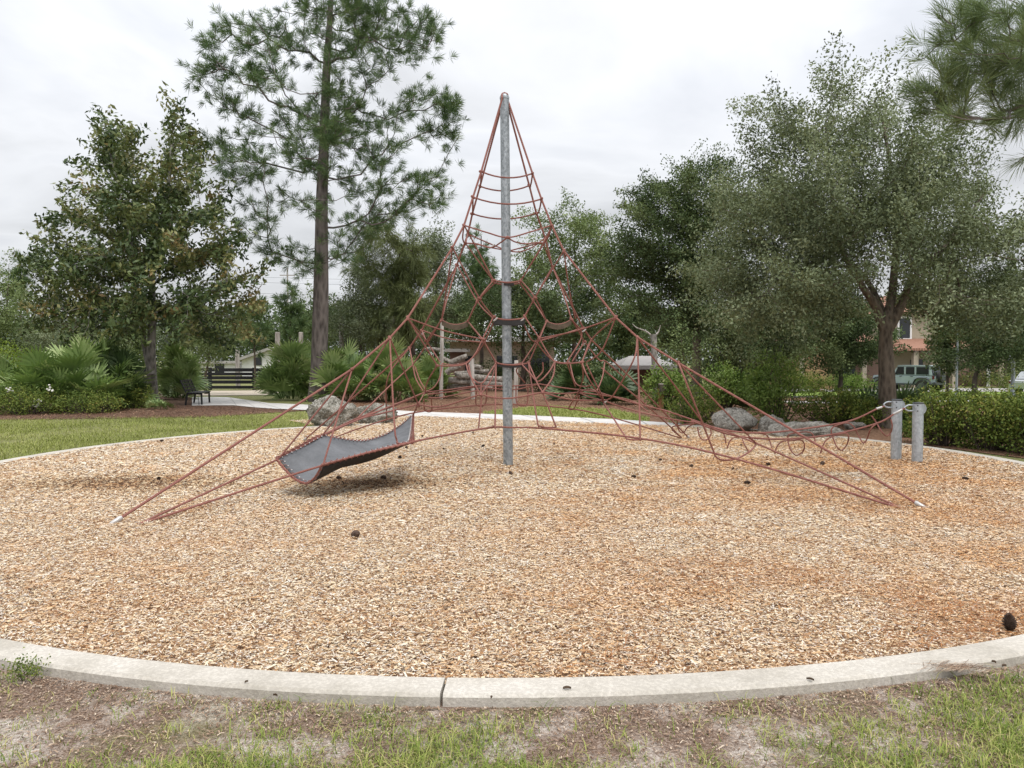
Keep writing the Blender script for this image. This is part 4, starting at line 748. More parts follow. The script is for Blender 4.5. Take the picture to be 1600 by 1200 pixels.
# ------------------------------------------------------------------ background trees
def back_tree(name, label, bx, Y, blobs, hw, kind, seed, tr=.18, per=3.2, group=None, bark='darkbark', topy=None, leafm=None, minf=.3, dense=1.0):
    rn = np.random.default_rng(seed); cx = np.mean([b[0] for b in blobs]); ty = min(b[1] for b in blobs); g = float(gz((bx-800)/1200*Y, Y)); x0 = (bx-800)/1200*Y
    T = blobs_to_targets(blobs, Y, cx, hw, per*2.3, rn, .85, dense); tp = at(cx*.6+bx*.4, ty+(20 if kind != 'pine' else 0), Y); H = tp[2]-g
    P = [(x0, Y, g-.1), (x0+rn.normal(0, .1), Y, g+H*.25), (x0*.7+tp[0]*.3, Y, g+H*.5), (tp[0], Y, g+H)]
    k = Y/40
    spec = {'pine': (piney(46, .45*k**.5, .026*k, .55, .12, 4, .3), 'pine'), 'droop': (piney(50, .6, .026*k, .5, .5, 5, .4), 'pineolive'), 'dark': (broad(340, .48*k**.5, .14*k, .08*k, True, .4, .8, .72), 'darkoak'), 'pale': (broad(260, .48*k**.5, .135*k, .07*k, True, .4, .8, .7), 'paleleaf'), 'grey': (broad(300, .48*k**.5, .125*k, .065*k, True, .3, .8, .7), 'greyleaf'), 'magnolia': (broad(150, .4, .24, .11, True, .4, .8, .6), 'magnolia')}[kind]
    return make_tree(name, label, 'tree', (x0, Y, g), P, tr, .03, T, spec[0], bark, leafm or spec[1], seed, group, tip=.012, minz=g+H*minf, step=.8, lift=.2, nbr=4)
BG = 'trees behind the playground'
back_tree('oak_tree', 'dense dark green oak rising between the net and the pale live oak', 1088, 38, [(1000, 312, 24), (1030, 300, 30), (1070, 270, 26), (1098, 258, 20), (1130, 280, 28), (1010, 350, 38), (1060, 340, 42), (1110, 330, 40), (1150, 330, 30), (1000, 400, 38), (1050, 400, 42), (1100, 400, 42), (980, 445, 30), (1030, 450, 40), (1080, 450, 36), (1120, 450, 30), (1030, 488, 28), (975, 400, 18), (1140, 400, 35), (1090, 490, 25)], 3.6, 'dark', 31, .3, 3.6, BG, 'oakbark')
back_tree('leafy_tree', 'pale airy tree whose feathery top shows right of the steel pole', 900, 52, [(870, 330, 18), (900, 338, 26), (840, 352, 20), (930, 350, 20), (955, 375, 18), (880, 378, 36), (930, 390, 36), (830, 392, 30), (860, 430, 42), (920, 440, 42), (830, 470, 38), (890, 490, 38), (945, 470, 34), (960, 420, 26)], 4.6, 'pale', 32, .2, 3.4, BG)
back_tree('oak_tree', 'low dark oak directly behind the lower net and steel pole', 815, 42, [(790, 470, 28), (840, 480, 34), (720, 508, 28), (780, 512, 30), (850, 520, 30), (890, 510, 26), (815, 440, 22), (910, 470, 28), (745, 480, 20), (925, 520, 22)], 3.6, 'dark', 33, .2, 3.8, BG)
back_tree('pine_tree', 'dark narrow pine seen through the net left of the steel pole', 752, 46, [(750, 368, 10), (748, 385, 14), (742, 410, 24), (765, 415, 22), (738, 440, 28), (765, 450, 28), (735, 478, 30), (770, 480, 28)], 2.0, 'pine', 34, .16, 5.2, BG)
back_tree('pine_tree', 'olive green drooping pine directly right of the tall pine trunk', 640, 37, [(600, 372, 24), (640, 392, 34), (590, 425, 36), (640, 440, 38), (615, 480, 36), (655, 480, 28), (560, 400, 18), (590, 350, 14), (580, 510, 24), (630, 520, 26)], 3.0, 'droop', 35, .18, 4.6, BG)
back_tree('leafy_tree', 'grey green tree with pale top between the drooping pine and the net', 680, 48, [(672, 372, 20), (690, 360, 14), (695, 395, 26), (670, 410, 28), (700, 440, 30), (680, 480, 34), (710, 490, 28), (660, 520, 28)], 2.8, 'grey', 36, .16, 4, BG)
back_tree('leafy_tree', 'silvery twiggy tree behind the palmettos right beside the tall pine trunk', 565, 36, [(560, 455, 22), (545, 480, 22), (575, 480, 28), (550, 510, 24), (590, 515, 24), (530, 520, 16)], 2.0, 'grey', 37, .1, 5, BG)
back_tree('pine_tree', 'slim young pine against the sky left of the tall pine trunk', 452, 47, [(455, 455, 6), (452, 468, 14), (440, 482, 10), (466, 484, 10), (455, 495, 14), (478, 498, 8), (440, 510, 10), (470, 515, 16)], 1.1, 'pine', 38, .09, 9, BG)
back_tree('pine_tree', 'small pine in front of the white gabled house', 398, 43, [(398, 470, 6), (395, 488, 12), (385, 502, 12), (405, 505, 12), (396, 522, 14), (380, 525, 8), (412, 528, 8)], 1.0, 'pine', 39, .07, 8, BG)
back_tree('leafy_tree', 'thin stemmed tree behind the bench and black fence', 322, 37, [(318, 500, 18), (340, 515, 20), (305, 525, 18), (360, 535, 16), (325, 540, 18), (372, 520, 14)], 1.4, 'pale', 40, .08, 5, BG)
back_tree('leafy_tree', 'yellow green tree at the far left edge of the playground', 8, 50, [(8, 425, 14), (-10, 440, 24), (20, 460, 26), (25, 500, 30), (-15, 490, 34), (60, 520, 28), (20, 535, 26)], 3.2, 'pale', 41, .14, 4, BG)
back_tree('pine_tree', 'dark small topped pine peeping out left of the magnolia', 33, 56, [(32, 405, 9), (30, 425, 14), (40, 440, 14), (28, 455, 16)], 1.4, 'pine', 42, .12, 6, BG)
back_tree('leafy_tree', 'hazy grey green tree showing under the magnolia crown', 110, 44, [(90, 520, 28), (130, 525, 28), (160, 535, 24), (70, 545, 22), (185, 545, 18)], 3, 'grey', 43, .12, 4, BG)
back_tree('oak_tree', 'small round dark street tree left of the live oak trunk', 1313, 40, [(1300, 500, 26), (1330, 510, 30), (1280, 520, 26), (1310, 535, 30), (1345, 540, 24), (1270, 545, 18), (1355, 515, 18), (1275, 565, 14), (1300, 560, 18), (1355, 562, 18), (1335, 565, 16), (1300, 470, 26), (1340, 475, 26), (1260, 515, 22), (1375, 530, 18)], 2.8, 'dark', 44, .14, 4.4, BG, minf=.32)
back_tree('oak_tree', 'broad dark tree behind the bright shrub, left of the street tree', 1200, 36, [(1180, 520, 30), (1220, 520, 34), (1250, 530, 30), (1200, 545, 28), (1165, 545, 26), (1150, 500, 26), (1240, 490, 26), (1190, 485, 26), (1235, 560, 20), (1130, 530, 24), (1110, 500, 24), (1165, 565, 24), (1205, 570, 22), (1125, 560, 20)], 3.0, 'dark', 45, .16, 4, BG)
back_tree('magnolia_tree', 'dark glossy leaved tree against the tan house wall', 1480, 46, [(1470, 495, 14), (1478, 515, 18), (1465, 535, 16), (1490, 540, 18), (1480, 560, 18), (1470, 575, 12), (1498, 520, 14), (1440, 468, 22), (1472, 464, 24), (1418, 462, 18), (1505, 472, 24)], 1.9, 'magnolia', 46, .1, 7, BG, minf=.15)
back_tree('oak_tree', 'wide low oak over the street at the right edge', 1525, 40, [(1520, 500, 30), (1550, 490, 34), (1590, 500, 36), (1530, 530, 30), (1570, 535, 34), (1600, 540, 34), (1510, 550, 20), (1550, 560, 22), (1630, 520, 40)], 3.0, 'dark', 47, .16, 4, BG)
back_tree('leafy_tree', 'yellowish small tree between the pale grey trunk and the dark oak', 1075, 30, [(1060, 530, 9), (1066, 540, 9), (1058, 548, 7)], .4, 'pale', 48, .06, 12, BG, leafm='paleleaf')
# distant treeline
for i, (x_, y_, r_, Y_, kd) in enumerate([(-120, 500, 60, 70, 'dark'), (50, 520, 45, 72, 'grey'), (190, 530, 42, 75, 'pale'), (280, 530, 36, 70, 'grey'), (350, 537, 26, 90, 'pale'), (425, 540, 24, 95, 'dark'), (500, 500, 42, 72, 'dark'), (610, 500, 50, 70, 'dark'), (720, 490, 50, 72, 'grey'), (980, 500, 50, 74, 'dark'), (1060, 510, 48, 60, 'dark'), (1160, 490, 60, 66, 'grey'), (1270, 490, 60, 76, 'dark'), (1570, 470, 60, 84, 'dark'), (1700, 480, 70, 80, 'grey')]):
    bl = [(x_+dx*r_, y_+dy*r_, r_*.55) for dx, dy in ((0, -.5), (-.55, -.1), (.55, -.15), (-.3, .4), (.35, .4), (0, .1))]
    lab = ['dark tree in the far treeline beyond the left frame edge', 'grey green far tree showing behind the magnolia on its left', 'pale far tree behind the magnolia trunk', 'grey far tree behind the palmettos and the bench', 'pale far tree left of the white house', 'far dark tree right of the white house', 'far dark tree behind the tall pine trunk', 'far dark tree behind the drooping pine', 'far grey tree behind the log structure', 'far dark tree behind the pale roofed pavilion', 'far dark tree behind the dark oak trunk', 'far grey tree behind the broad dark tree', 'far dark tree above the ochre wall', 'far dark tree behind the street lamps at right', 'far grey tree beyond the right frame edge'][i]
    back_tree('distant_tree', lab, x_, Y_, bl, r_/1200*Y_, kd, 60+i, .2, 3.0, 'trees of the far treeline')

rn = np.random.default_rng(99); N = 150000; x = rn.uniform(-130, 150, N); y = rn.uniform(92, 112, N); hh = 4.5+7*fbm(x, y*.3, .09); z = gz(x, y)+hh*rn.random(N)**.8
V, F = leaf_arrays(np.stack([x, y, z], 1), rn.uniform(.35, .7, N), rn.uniform(.2, .35, N), rn, .4)
tag(link('far_wood', raw_mesh('far_wood', V, F, np.clip(fbm(x, z, .35)*.8+rn.normal(0, .15, N), 0, 1)), M['darkoak']), 'low far wood closing the view behind the houses and trees', 'wood', kind='stuff')
# bare grey trunk
bt = gpt(1024, 622); e = empty('bare_trunk', bt, 'bare grey trunk with two broken pale branches behind the net', 'tree trunk')
P = [bt-[0, 0, .1], at(1023, 580, bt[1]), at(1022, 545, bt[1]), at(1021, 522, bt[1])]; local(e, MB().tube(smooth_path(P), .13, 10).build('trunk', M['greybark'], e, True))
for s in ([(1022, 528), (1010, 518), (995, 512), (988, 506)], [(1024, 524), (1029, 518), (1032, 508)]): local(e, MB().tube(smooth_path([at(x, y, bt[1]) for x, y in s]), np.linspace(.045, .015, (len(s)-1)*8+1), 6).build('branch', M['wood'], e, True))

# ------------------------------------------------------------------ palmettos
def fan_arrays(base, axis, L, rnd, nb=15, ang=2.5):
    """one fan leaf: narrow pleated blades spreading from the end of its stalk"""
    axis = axis/np.linalg.norm(axis); s = np.cross(axis, [0, 0, 1.]); s /= np.linalg.norm(s)+1e-9; nr = np.cross(s, axis); V = []
    tilt = rnd.normal(0, .5); s2 = s*math.cos(tilt)+nr*math.sin(tilt); nr = np.cross(s2, axis); w = .072*L/.6
    for i in range(nb):
        a = (i/(nb-1)-.5)*ang; d = axis*math.cos(a)+s2*math.sin(a); l = L*(1-.18*(abs(a)/1.3)**2)*rnd.uniform(.88, 1.06); q = np.cross(d, nr)
        b = base+d*.05; m = base+d*l*.5+nr*.02*((i % 2)*2-1); t = base+d*l+nr*rnd.normal(-.03, .04)-np.array([0, 0, .10*l*rnd.random()])
        V += [b-q*w*.25, b+q*w*.25, m+q*w*.5+nr*w*.25, m-q*w*.5+nr*w*.25, t+q*w*.1, t-q*w*.1]
    return V
def palmetto(label, px, py, wpx, hpx, nf, seed, Lf=.78, group='saw palmettos in the planting beds', depth=.7):
    nf = int(nf*.68); rn = np.random.default_rng(seed); b = gpt(px, py); Y = b[1]; hw = wpx/1200*Y; H = hpx/1200*Y; e = empty('palmetto', b, label, 'palmetto', group); V = []; tint = []; st = MB()
    for i in range(nf):
        u = rn.uniform(-1, 1); v = rn.uniform(-1, 1); r2 = min(1, math.hypot(u, v)); top_ = H*math.sqrt(max(0.05, 1-r2**2*.85)); z = top_*(rn.random()**.55)*.9
        c = b+np.array([u*hw*.82, v*hw*depth, max(.12, z-.12)]); root = b+np.array([u*hw*.45, v*hw*.4*depth, 0.05])
        ax = unit(np.array([u*.8+rn.normal(0, .35), v*.8-.25+rn.normal(0, .35), .55+.6*(z/max(H, .1))+rn.normal(0, .25)]))
        V += fan_arrays(c, ax, Lf*rn.uniform(.75, 1.15), rn); tt = np.clip(rn.beta(2, 2), 0, 1); tint += list(np.repeat(np.clip(tt*.75+rn.random(15)*.3, 0, 1), 2)); st.tube([root, (root+c)/2+[0, 0, .05], c], .007, 4, False)
    V = np.array(V); k = np.arange(len(V)//6)[:, None]*6; F = np.concatenate([k+np.array([[0, 1, 2, 3]]), k+np.array([[3, 2, 4, 5]])], 1).reshape(-1, 4)
    o = link('fronds', raw_mesh('fronds', V, F, tint[:len(F)]), M['palmdark' if 'fan palm' in label or 'dark' in label else 'palm'], e); local(e, o); local(e, st.build('stalks', M['shrub'], e)); return e
for i, (lab, *a) in enumerate([('pale tipped saw palmetto mound in the left bed, in front of the magnolia', 138, 640, 72, 128, 150), ('saw palmetto at the far left end of the bed', 25, 640, 55, 85, 70), ('lower saw palmetto filling the left bed beside the magnolia trunk', 80, 642, 60, 92, 90), ('dark saw palmetto just left of the magnolia trunk', 184, 638, 32, 98, 64), ('saw palmetto right of the magnolia trunk by the bench', 283, 624, 24, 92, 70), ('saw palmetto standing behind the bench', 287, 621, 18, 55, 34),
        ('wide saw palmetto left of the tall pine trunk', 455, 625, 42, 90, 100), ('saw palmetto at the foot of the tall pine on its right', 540, 627, 40, 95, 100), ('saw palmetto behind the limestone boulders', 610, 628, 45, 95, 110), ('saw palmetto beside the stacked logs', 672, 622, 30, 70, 60), ('tall saw palmetto behind the tall pine trunk', 505, 618, 40, 90, 60), ('dark fan palm behind the net, right of the grass patch', 960, 632, 34, 46, 46), ('fan palm right of the steel pole behind the grass patch', 905, 626, 32, 55, 40), ('fan palm left of the live oak trunk in the shrubs', 1358, 660, 24, 45, 28), ('fan palm between the two steel posts and the hedge', 1418, 668, 20, 52, 26), ('blue green fan palm beside the bright shrub', 1165, 640, 22, 52, 26)]): palmetto(lab, *a, 80+i)
# small fern at the magnolia foot
palmetto('small bright green fern at the foot of the magnolia', 247, 641, 17, 15, 16, 120, .32, None)

# ------------------------------------------------------------------ shrubs and hedge
def shrub(name, label, px, py, wpx, hpx, mat, n, L, Wd, seed, cat='shrub', group=None, depth=.8, spiky=.18, boxy=False, flowers=0):
    rn = np.random.default_rng(seed); b = gpt(px, py); Y = b[1]; hw = wpx/1200*Y; H = hpx/1200*Y; e = empty(name, b, label, cat, group)
    k = max(16, int(n/45)); T = []; 
    for i in range(k):
        if boxy: p = np.array([rn.uniform(-1, 1)*hw, rn.uniform(-1, 1)*hw*depth, H*(.08+.9*rn.random()**.75)*(1+rn.normal(0, .05))])
        else:
            u = rn.normal(0, 1, 3); u /= np.linalg.norm(u); u *= rn.random()**.38; p = np.array([u[0]*hw, u[1]*hw*depth, H*(.5+.5*u[2]*(1+rn.normal(0, spiky)))]); p[2] = max(.06, p[2])
        T.append(b+p)
    T = np.array(T); sd = max(min(.09, hw*.35), (hw*hw*depth*H*2/k)**(1/3)*.42); ix = np.repeat(np.arange(k), n//k); N = len(ix); C = T[ix]+rn.normal(0, sd, (N, 3)); C[:, 2] = np.maximum(C[:, 2], b[2]+.03)
    out_ = unit(T[ix]-(b+[0, 0, H*.2])); V, F = leaf_arrays(C, L*rn.uniform(.6, 1.25, N), Wd*rn.uniform(.7, 1.2, N), rn, .5, out_)
    ct = rn.beta(2, 2, k); tint = np.clip(ct[ix]*.5+rn.random(N)*.5, 0, 1); o = link('foliage', raw_mesh('foliage', V, F, tint), M[mat], e); local(e, o)
    st = MB()
    for t_ in T[::2]: r0 = b+np.array([(t_[0]-b[0])*.35, (t_[1]-b[1])*.35, 0]); st.tube(smooth_path([r0, (r0+t_)/2+rn.normal(0, .04, 3)*min(1, hw*2), t_], 3), [.012*min(1, hw*2)]*4+[.006*min(1, hw*2)]*3, 4, False)
    local(e, st.build('stems', M['darkbark'], e))
    for i in range(flowers):
        t_ = T[rn.integers(0, k)]+rn.normal(0, .1, 3); t_[1] -= .3*hw*depth; mb = MB()
        for q in range(7): a_ = rn.normal(0, .05, 3); mb.lathe(t_+a_, [(.005, -.03), (.035, 0), (.02, .025)], 7)
        local(e, mb.build('flower_head', M['flower'], e))
    return e
HG = 'clipped hedge plants along the kerb on the right'
for i, (lab, *a) in enumerate([('clipped hedge plant directly right of the nearer steel post', 1475, 696, 46, 82), ('clipped hedge plant second to the right of the steel posts', 1545, 703, 46, 85), ('clipped hedge plant with reddish tips at the right picture edge', 1612, 710, 46, 90), ('hedge plant continuing past the right picture edge', 1690, 720, 50, 98)]):
    shrub('hedge_plant', lab, *a, 'hedge', 7000, .062, .03, 130+i, 'hedge', HG, .85, .15, True)
shrub('shrub', 'bright green bamboo like shrub, the tallest in front of the dark trees', 1212, 660, 56, 98, 'shrub', 5200, .13, .032, 140, spiky=.35)
shrub('shrub', 'rounded shrub with pinkish tips left of the big grey boulder', 1085, 664, 44, 58, 'hedge', 4600, .065, .028, 141)
shrub('shrub', 'dark low shrub between the bright shrub and the live oak', 1300, 662, 58, 54, 'hedge', 6000, .07, .032, 142, spiky=.1)
shrub('shrub', 'dark shrub at the foot of the live oak on its left', 1362, 668, 28, 45, 'hedge', 2600, .07, .032, 143)
shrub('shrub', 'green shrub behind the pinkish tipped shrub', 1130, 640, 40, 68, 'shrub', 4200, .09, .045, 144)
shrub('shrub', 'leafy green shrub behind the net ropes by the timber post', 1040, 640, 38, 62, 'shrub', 4200, .10, .05, 145)
shrub('shrub', 'dark green shrub right of the stacked logs', 945, 625, 45, 55, 'darkoak', 3600, .12, .06, 146)
shrub('shrub', 'dark shrub behind the steel pole and the lower net', 860, 612, 50, 48, 'darkoak', 3600, .12, .06, 147)
shrub('shrub', 'dark shrub left of the steel pole behind the logs', 770, 610, 40, 45, 'darkoak', 3000, .12, .06, 148)
shrub('shrub', 'yellow green shrub at the left picture edge behind the palmettos', 15, 622, 55, 80, 'yellowshrub', 4200, .11, .05, 149)
shrub('shrub', 'low dark ground shrub with white flowers before the palmettos', 40, 648, 52, 44, 'hedge', 4200, .07, .03, 150, flowers=5)
shrub('shrub', 'low dark ground shrub under the tall palmetto mound', 140, 646, 58, 36, 'hedge', 4200, .07, .03, 151)
shrub('shrub', 'low dark ground shrub left of the magnolia trunk', 215, 638, 28, 34, 'hedge', 2400, .07, .03, 152)
shrub('shrub', 'olive shrub under the drooping pine behind the boulders', 650, 612, 45, 52, 'darkoak', 3400, .12, .06, 153)
shrub('shrub', 'low round shrub left of the small street tree', 1268, 613, 24, 31, 'hedge', 2600, .13, .06, 154)
shrub('shrub', 'low clipped shrub in front of the ochre wall', 1240, 614, 24, 42, 'hedge', 2400, .13, .06, 155)
shrub('shrub', 'low clipped shrub right of the small street tree', 1338, 612, 30, 28, 'shrub', 2600, .13, .06, 156)
shrub('shrub', 'light green shrub under the small street tree', 1302, 613, 20, 34, 'shrub', 2000, .13, .06, 162)
shrub('shrub', 'low shrub right of the grey blue off road car', 1525, 604, 26, 28, 'hedge', 2200, .13, .06, 157)
shrub('shrub', 'low shrub under the street lamps at the right', 1565, 606, 24, 26, 'hedge', 2000, .13, .06, 158)
shrub('shrub', 'bright green weed patch behind the farther steel post', 1424, 684, 14, 30, 'shrub', 1200, .07, .03, 159)

# grass tufts over the kerb
for i, (px, py, lab) in enumerate([(1085, 582 + 0, '')][:0]): pass

def fallen_leaf(px, py, L, lab, ang, i):
    p = onground(px, py, .03); d = np.array([math.cos(ang), math.sin(ang), 0]); q = np.array([-d[1], d[0], 0]); vs = []; k = 7
    for j in range(k):
        t_ = j/(k-1); w = L*.24*math.sin(math.pi*min(.98, t_*.95+.04)); c = p+d*L*(t_-.5)+np.array([0, 0, .003*math.sin(t_*3)]); vs += [c+q*w+[0, 0, .008], c-[0, 0, .002], c-q*w+[0, 0, .006]]
    tag(MB().add(vs, [(j*3+a, j*3+a+1, j*3+a+4, j*3+a+3) for j in range(k-1) for a in (0, 1)]).build('fallen_leaf', M['deadleaf'], None, True), lab, 'leaf', 'dry leaves lying on the kerb')
for i, a in enumerate([(886, 1076, .05, 'dry curled leaf on the kerb, right of the kerb joint'), (768, 1091, .03, 'small dry leaf close to the kerb joint'), (1266, 1062, .045, 'dry leaf on the kerb under the right half of the chips'), (1222, 1091, .055, 'dry leaf at the outer kerb edge on the right'), (1553, 1035, .03, 'small dry leaf on the kerb near the right edge, upper one'), (1569, 1041, .035, 'dry leaf on the kerb near the right edge, lower one'), (1466, 1071, .03, 'small dry leaf at the outer kerb edge near the grass'), (430, 1087, .03, 'small dry leaf on the left part of the kerb'), (385, 1066, .025, 'tiny dry leaf on the left part of the kerb')]): fallen_leaf(a[0], a[1], a[2]*.8, a[3], i*1.3, i)
shrub('weed', 'dark low weed growing over the outer kerb edge at the left', 40, 1064, 26, 26, 'hedge', 420, .016, .009, 160, 'weed', None, .6)
# ------------------------------------------------------------------ boulders
def boulder(name, label, px, py, w, h, d, mat, seed, group, rot=0.0, sub=5, rough=.16, flat=1.0):
    import bmesh
    rn = np.random.default_rng(seed); b = gpt(px, py); bm = bmesh.new(); bmesh.ops.create_icosphere(bm, subdivisions=sub, radius=1); K = unit(rn.normal(0, 1, (14, 3))); off = rn.uniform(.62, .95, 14); V = np.array([v.co for v in bm.verts])
    r_ = np.ones(len(V))
    for k_, o_ in zip(K, off):
        dp = V@k_; r_ = np.where(dp*r_ > o_, o_/np.maximum(dp, 1e-3), r_)
    def n3(s): return (noise2(V[:, 0]*s+seed, V[:, 1]*s+V[:, 2]*s*.7)+noise2(V[:, 1]*s+7, V[:, 2]*s-seed))/2-.5
    r_ = r_*(1+rough*1.3*n3(2.2)+rough*1.0*n3(5)+rough*.8*n3(12)+rough*.6*n3(27)); V = V*r_[:, None]; V = V*np.array([w/2, d/2, h*.62])+np.array([0, 0, h*.36])
    for v, c in zip(bm.verts, V): v.co = c
    me = bpy.data.meshes.new(name); bm.to_mesh(me); bm.free(); o = link(name, me, mat, None, True); o.location = b; o.rotation_euler = (0, 0, rot); return tag(o, label, 'boulder', group)
BL_ = 'limestone boulders left of the net'; BR_ = 'grey boulders before the shrubs'
boulder('boulder', 'pitted pale limestone boulder, the larger one left of the hammock', 517, 668, 1.22, .70, .8, M['limestone'], 5, BL_, .1, 5, .22)
boulder('boulder', 'pitted pale limestone boulder, the smaller one right behind the larger', 588, 663, .98, .62, .7, M['limestone'], 9, BL_, .3, 5, .24)
boulder('boulder', 'smooth humped grey boulder, tallest of those before the shrubs', 1146, 676, 1.0, .58, .8, M['boulder'], 14, BR_, .0, 5, .10)
boulder('boulder', 'small dark grey boulder wedged beside the humped one', 1203, 678, .62, .44, .6, M['boulder'], 17, BR_, .5, 5, .16)
boulder('boulder', 'long low flat grey boulder in front of the dark shrub', 1255, 684, 1.5, .40, .8, M['boulder'], 23, BR_, -.08, 5, .14)
boulder('boulder', 'small grey stone at the foot of the live oak', 1335, 672, .5, .22, .4, M['boulder'], 29, BR_, .2, 4, .18)

# ------------------------------------------------------------------ pine cones
def cone_mesh(seed):
    rn = np.random.default_rng(seed); mb = MB(); mb.lathe((0, 0, 0), [(.004, -.045), (.018, -.03), (.022, -.01), (.018, .02), (.006, .045)], 10)
    N = 85
    for i in range(N):
        t_ = i/N; z = -.045+.095*t_; rr = .034*math.sin(math.pi*min(1, .12+.86*t_))**.8*(1-.25*t_)+.004; a = i*2.39996; d = np.array([math.cos(a), math.sin(a), 0]); s = np.array([-math.sin(a), math.cos(a), 0]); b = d*rr*.35+[0, 0, z-.004]; tp = d*rr+[0, 0, z+.008]; w = .0075
        mb.add([b-s*w*.6, b+s*w*.6, tp+s*w, tp-s*w, tp+d*.004+[0, 0, .004], (b+tp)/2-[0, 0, .005]], [(0, 1, 2, 3), (3, 2, 4), (0, 3, 5), (1, 5, 2), (0, 5, 1), (3, 4, 5), (2, 5, 4)])
    return mb
CONES = [(1577, 984, 1.1, 'large pine cone standing near the front kerb at the right edge'), (556, 838, 1.0, 'pine cone alone on the chips below the hammock'), (798, 741, .75, 'pine cone just in front of the steel pole foot'), (990, 746, .7, 'pine cone on the chips right of the steel pole'), (1167, 756, .85, 'pine cone under the long right hand rope'), (1285, 726, .95, 'pine cone below the rope bridge loops, the larger of two'), (1201, 727, .75, 'pine cone below the rope bridge loops, the smaller of two'), (1508, 749, .8, 'pine cone on the chips right of the steel posts'), (1080, 729, .7, 'pine cone left of the long right hand rope anchor'), (1032, 719, .65, 'pine cone behind the right ladder loop'), (635, 700, .7, 'pine cone close to the upper hammock end'), (625, 716, .8, 'pine cone under the hammock front edge'), (755, 698, .8, 'pine cone left of the steel pole under the front rope'), (600, 748, .9, 'pine cone at the edge of the hammock shadow'), (693, 702, .6, 'tiny pine cone between hammock and pole'), (530, 748, .8, 'pine cone in the hammock shadow'), (252, 690, .8, 'pine cone against the left kerb'), (248, 749, .7, 'pine cone by the long left rope'), (660, 682, .7, 'pine cone near the path behind the hammock'), (739, 677, .6, 'pine cone just before the path'), (1158, 696, .6, 'pine cone in front of the humped boulder'), (1250, 745, .5, 'tiny pine cone beyond the right rope anchor'), (1145, 733, .5, 'tiny pine cone under the right rope, nearer the net'), (866, 694, .5, 'tiny pine cone near the ladder loop foot')]
cm = cone_mesh(1).build('pine_cone', M['cone'], None)
for i, (px, py, s, lab) in enumerate(CONES):
    o = cm if i == 0 else cm.copy()
    if i: COL.objects.link(o)
    p = onground(px, py, .02); sc_ = s*.95; o.scale = (sc_,)*3; o.location = (p[0], p[1], (.05 if i == 0 else .036)*sc_+.008)
    o.rotation_euler = (.18, -.2, 0) if i == 0 else (R(80)+rng.normal(0, .25), rng.normal(0, .3), rng.random()*6.3)
    tag(o, lab, 'pine cone', 'pine cones on the wood chips')

# ------------------------------------------------------------------ bench, fence, log structure, posts
bb = gpt(309, 632); e = empty('park_bench', bb, 'black slatted metal bench beside the path', 'bench'); e.rotation_euler = (0, 0, R(10))
mb = MB()
for k_ in range(5): mb.box((-.16+.105*k_, 0, .44), (.085, 1.5, .03))
mb.build('seat', M['black'], e)
mb = MB()
for k_ in range(4):
    z = .53+k_*.105; x_ = -.25-.045*k_; mb.box((x_, 0, z), (.03, 1.5, .075))
for yy in (-.74, -.25, .25, .74): mb.tube([(-.225, yy, .45), (-.25, yy, .53), (-.405, yy, .9)], .02, 6)
mb.build('backrest', M['black'], e)
for yy in (-.62, .62):
    for s in ([(.26, yy, .44), (.27, yy, 0)], [(-.2, yy, .44), (-.27, yy, 0)]): MB().tube(s, .032, 8).build('leg', M['black'], e)
    MB().box((.02, yy, .405), (.5, .05, .04)).build('seat_support', M['black'], e)
fy = 44.0; x0 = (190-800)/1200*fy; e = empty('board_fence', ((328-800)/1200*fy, fy, gz(-17, fy)), 'black horizontal board fence behind the bench', 'fence')
zb = float(gz(-17, fy)); xs_ = [(328-800)/1200*fy-5.06, (328-800)/1200*fy-2.53, (328-800)/1200*fy, (397-800)/1200*fy, (397-800)/1200*fy+2.53]
for x_ in xs_: local(e, MB().box((x_, fy, zb+.63), (.16, .16, 1.30)).build('fence_post', M['fenceblack'], e))
for i in range(4):
    for z, h_ in ((.16, .17), (.46, .19), (.70, .19), (.92, .17), (1.15, .20)): local(e, MB().box(((xs_[i]+xs_[i+1])/2, fy-.095+.002*i, zb+z), (2.53, .03, h_)).build('board', M['fenceblack'], e))
e2x = xs_[-1]
# timber and log play structure
YL = 31.5
lg = empty('log_climber', gpt(740, 612), 'climbing pile of weathered grey logs behind the net', 'log structure'); gl = float(gz(-1.5, YL))
for (a, b, r_, dy) in [((687, 557), (706, 566), .10, .3), ((702, 567), (730, 556), .12, -.3), ((733, 570), (752, 575), .11, .1), ((698, 583), (718, 571), .13, -.4), ((711, 584), (764, 580), .10, .3), ((714, 587), (792, 593), .14, -.2), ((701, 594), (792, 601), .14, -.1), ((664, 546), (690, 547), .09, .2), ((700, 605), (770, 606), .13, .2), ((725, 600), (745, 572), .08, .5)]:
    p, q = at(*a, YL+dy), at(*b, YL+dy+rng.normal(0, .3)); mids = [p, p*.7+q*.3+rng.normal(0, .02, 3), p*.3+q*.7+rng.normal(0, .02, 3), q]; local(lg, MB().tube(smooth_path(mids), r_*np.linspace(1, .85, 25), 10).build('log', M['log'], lg, True))
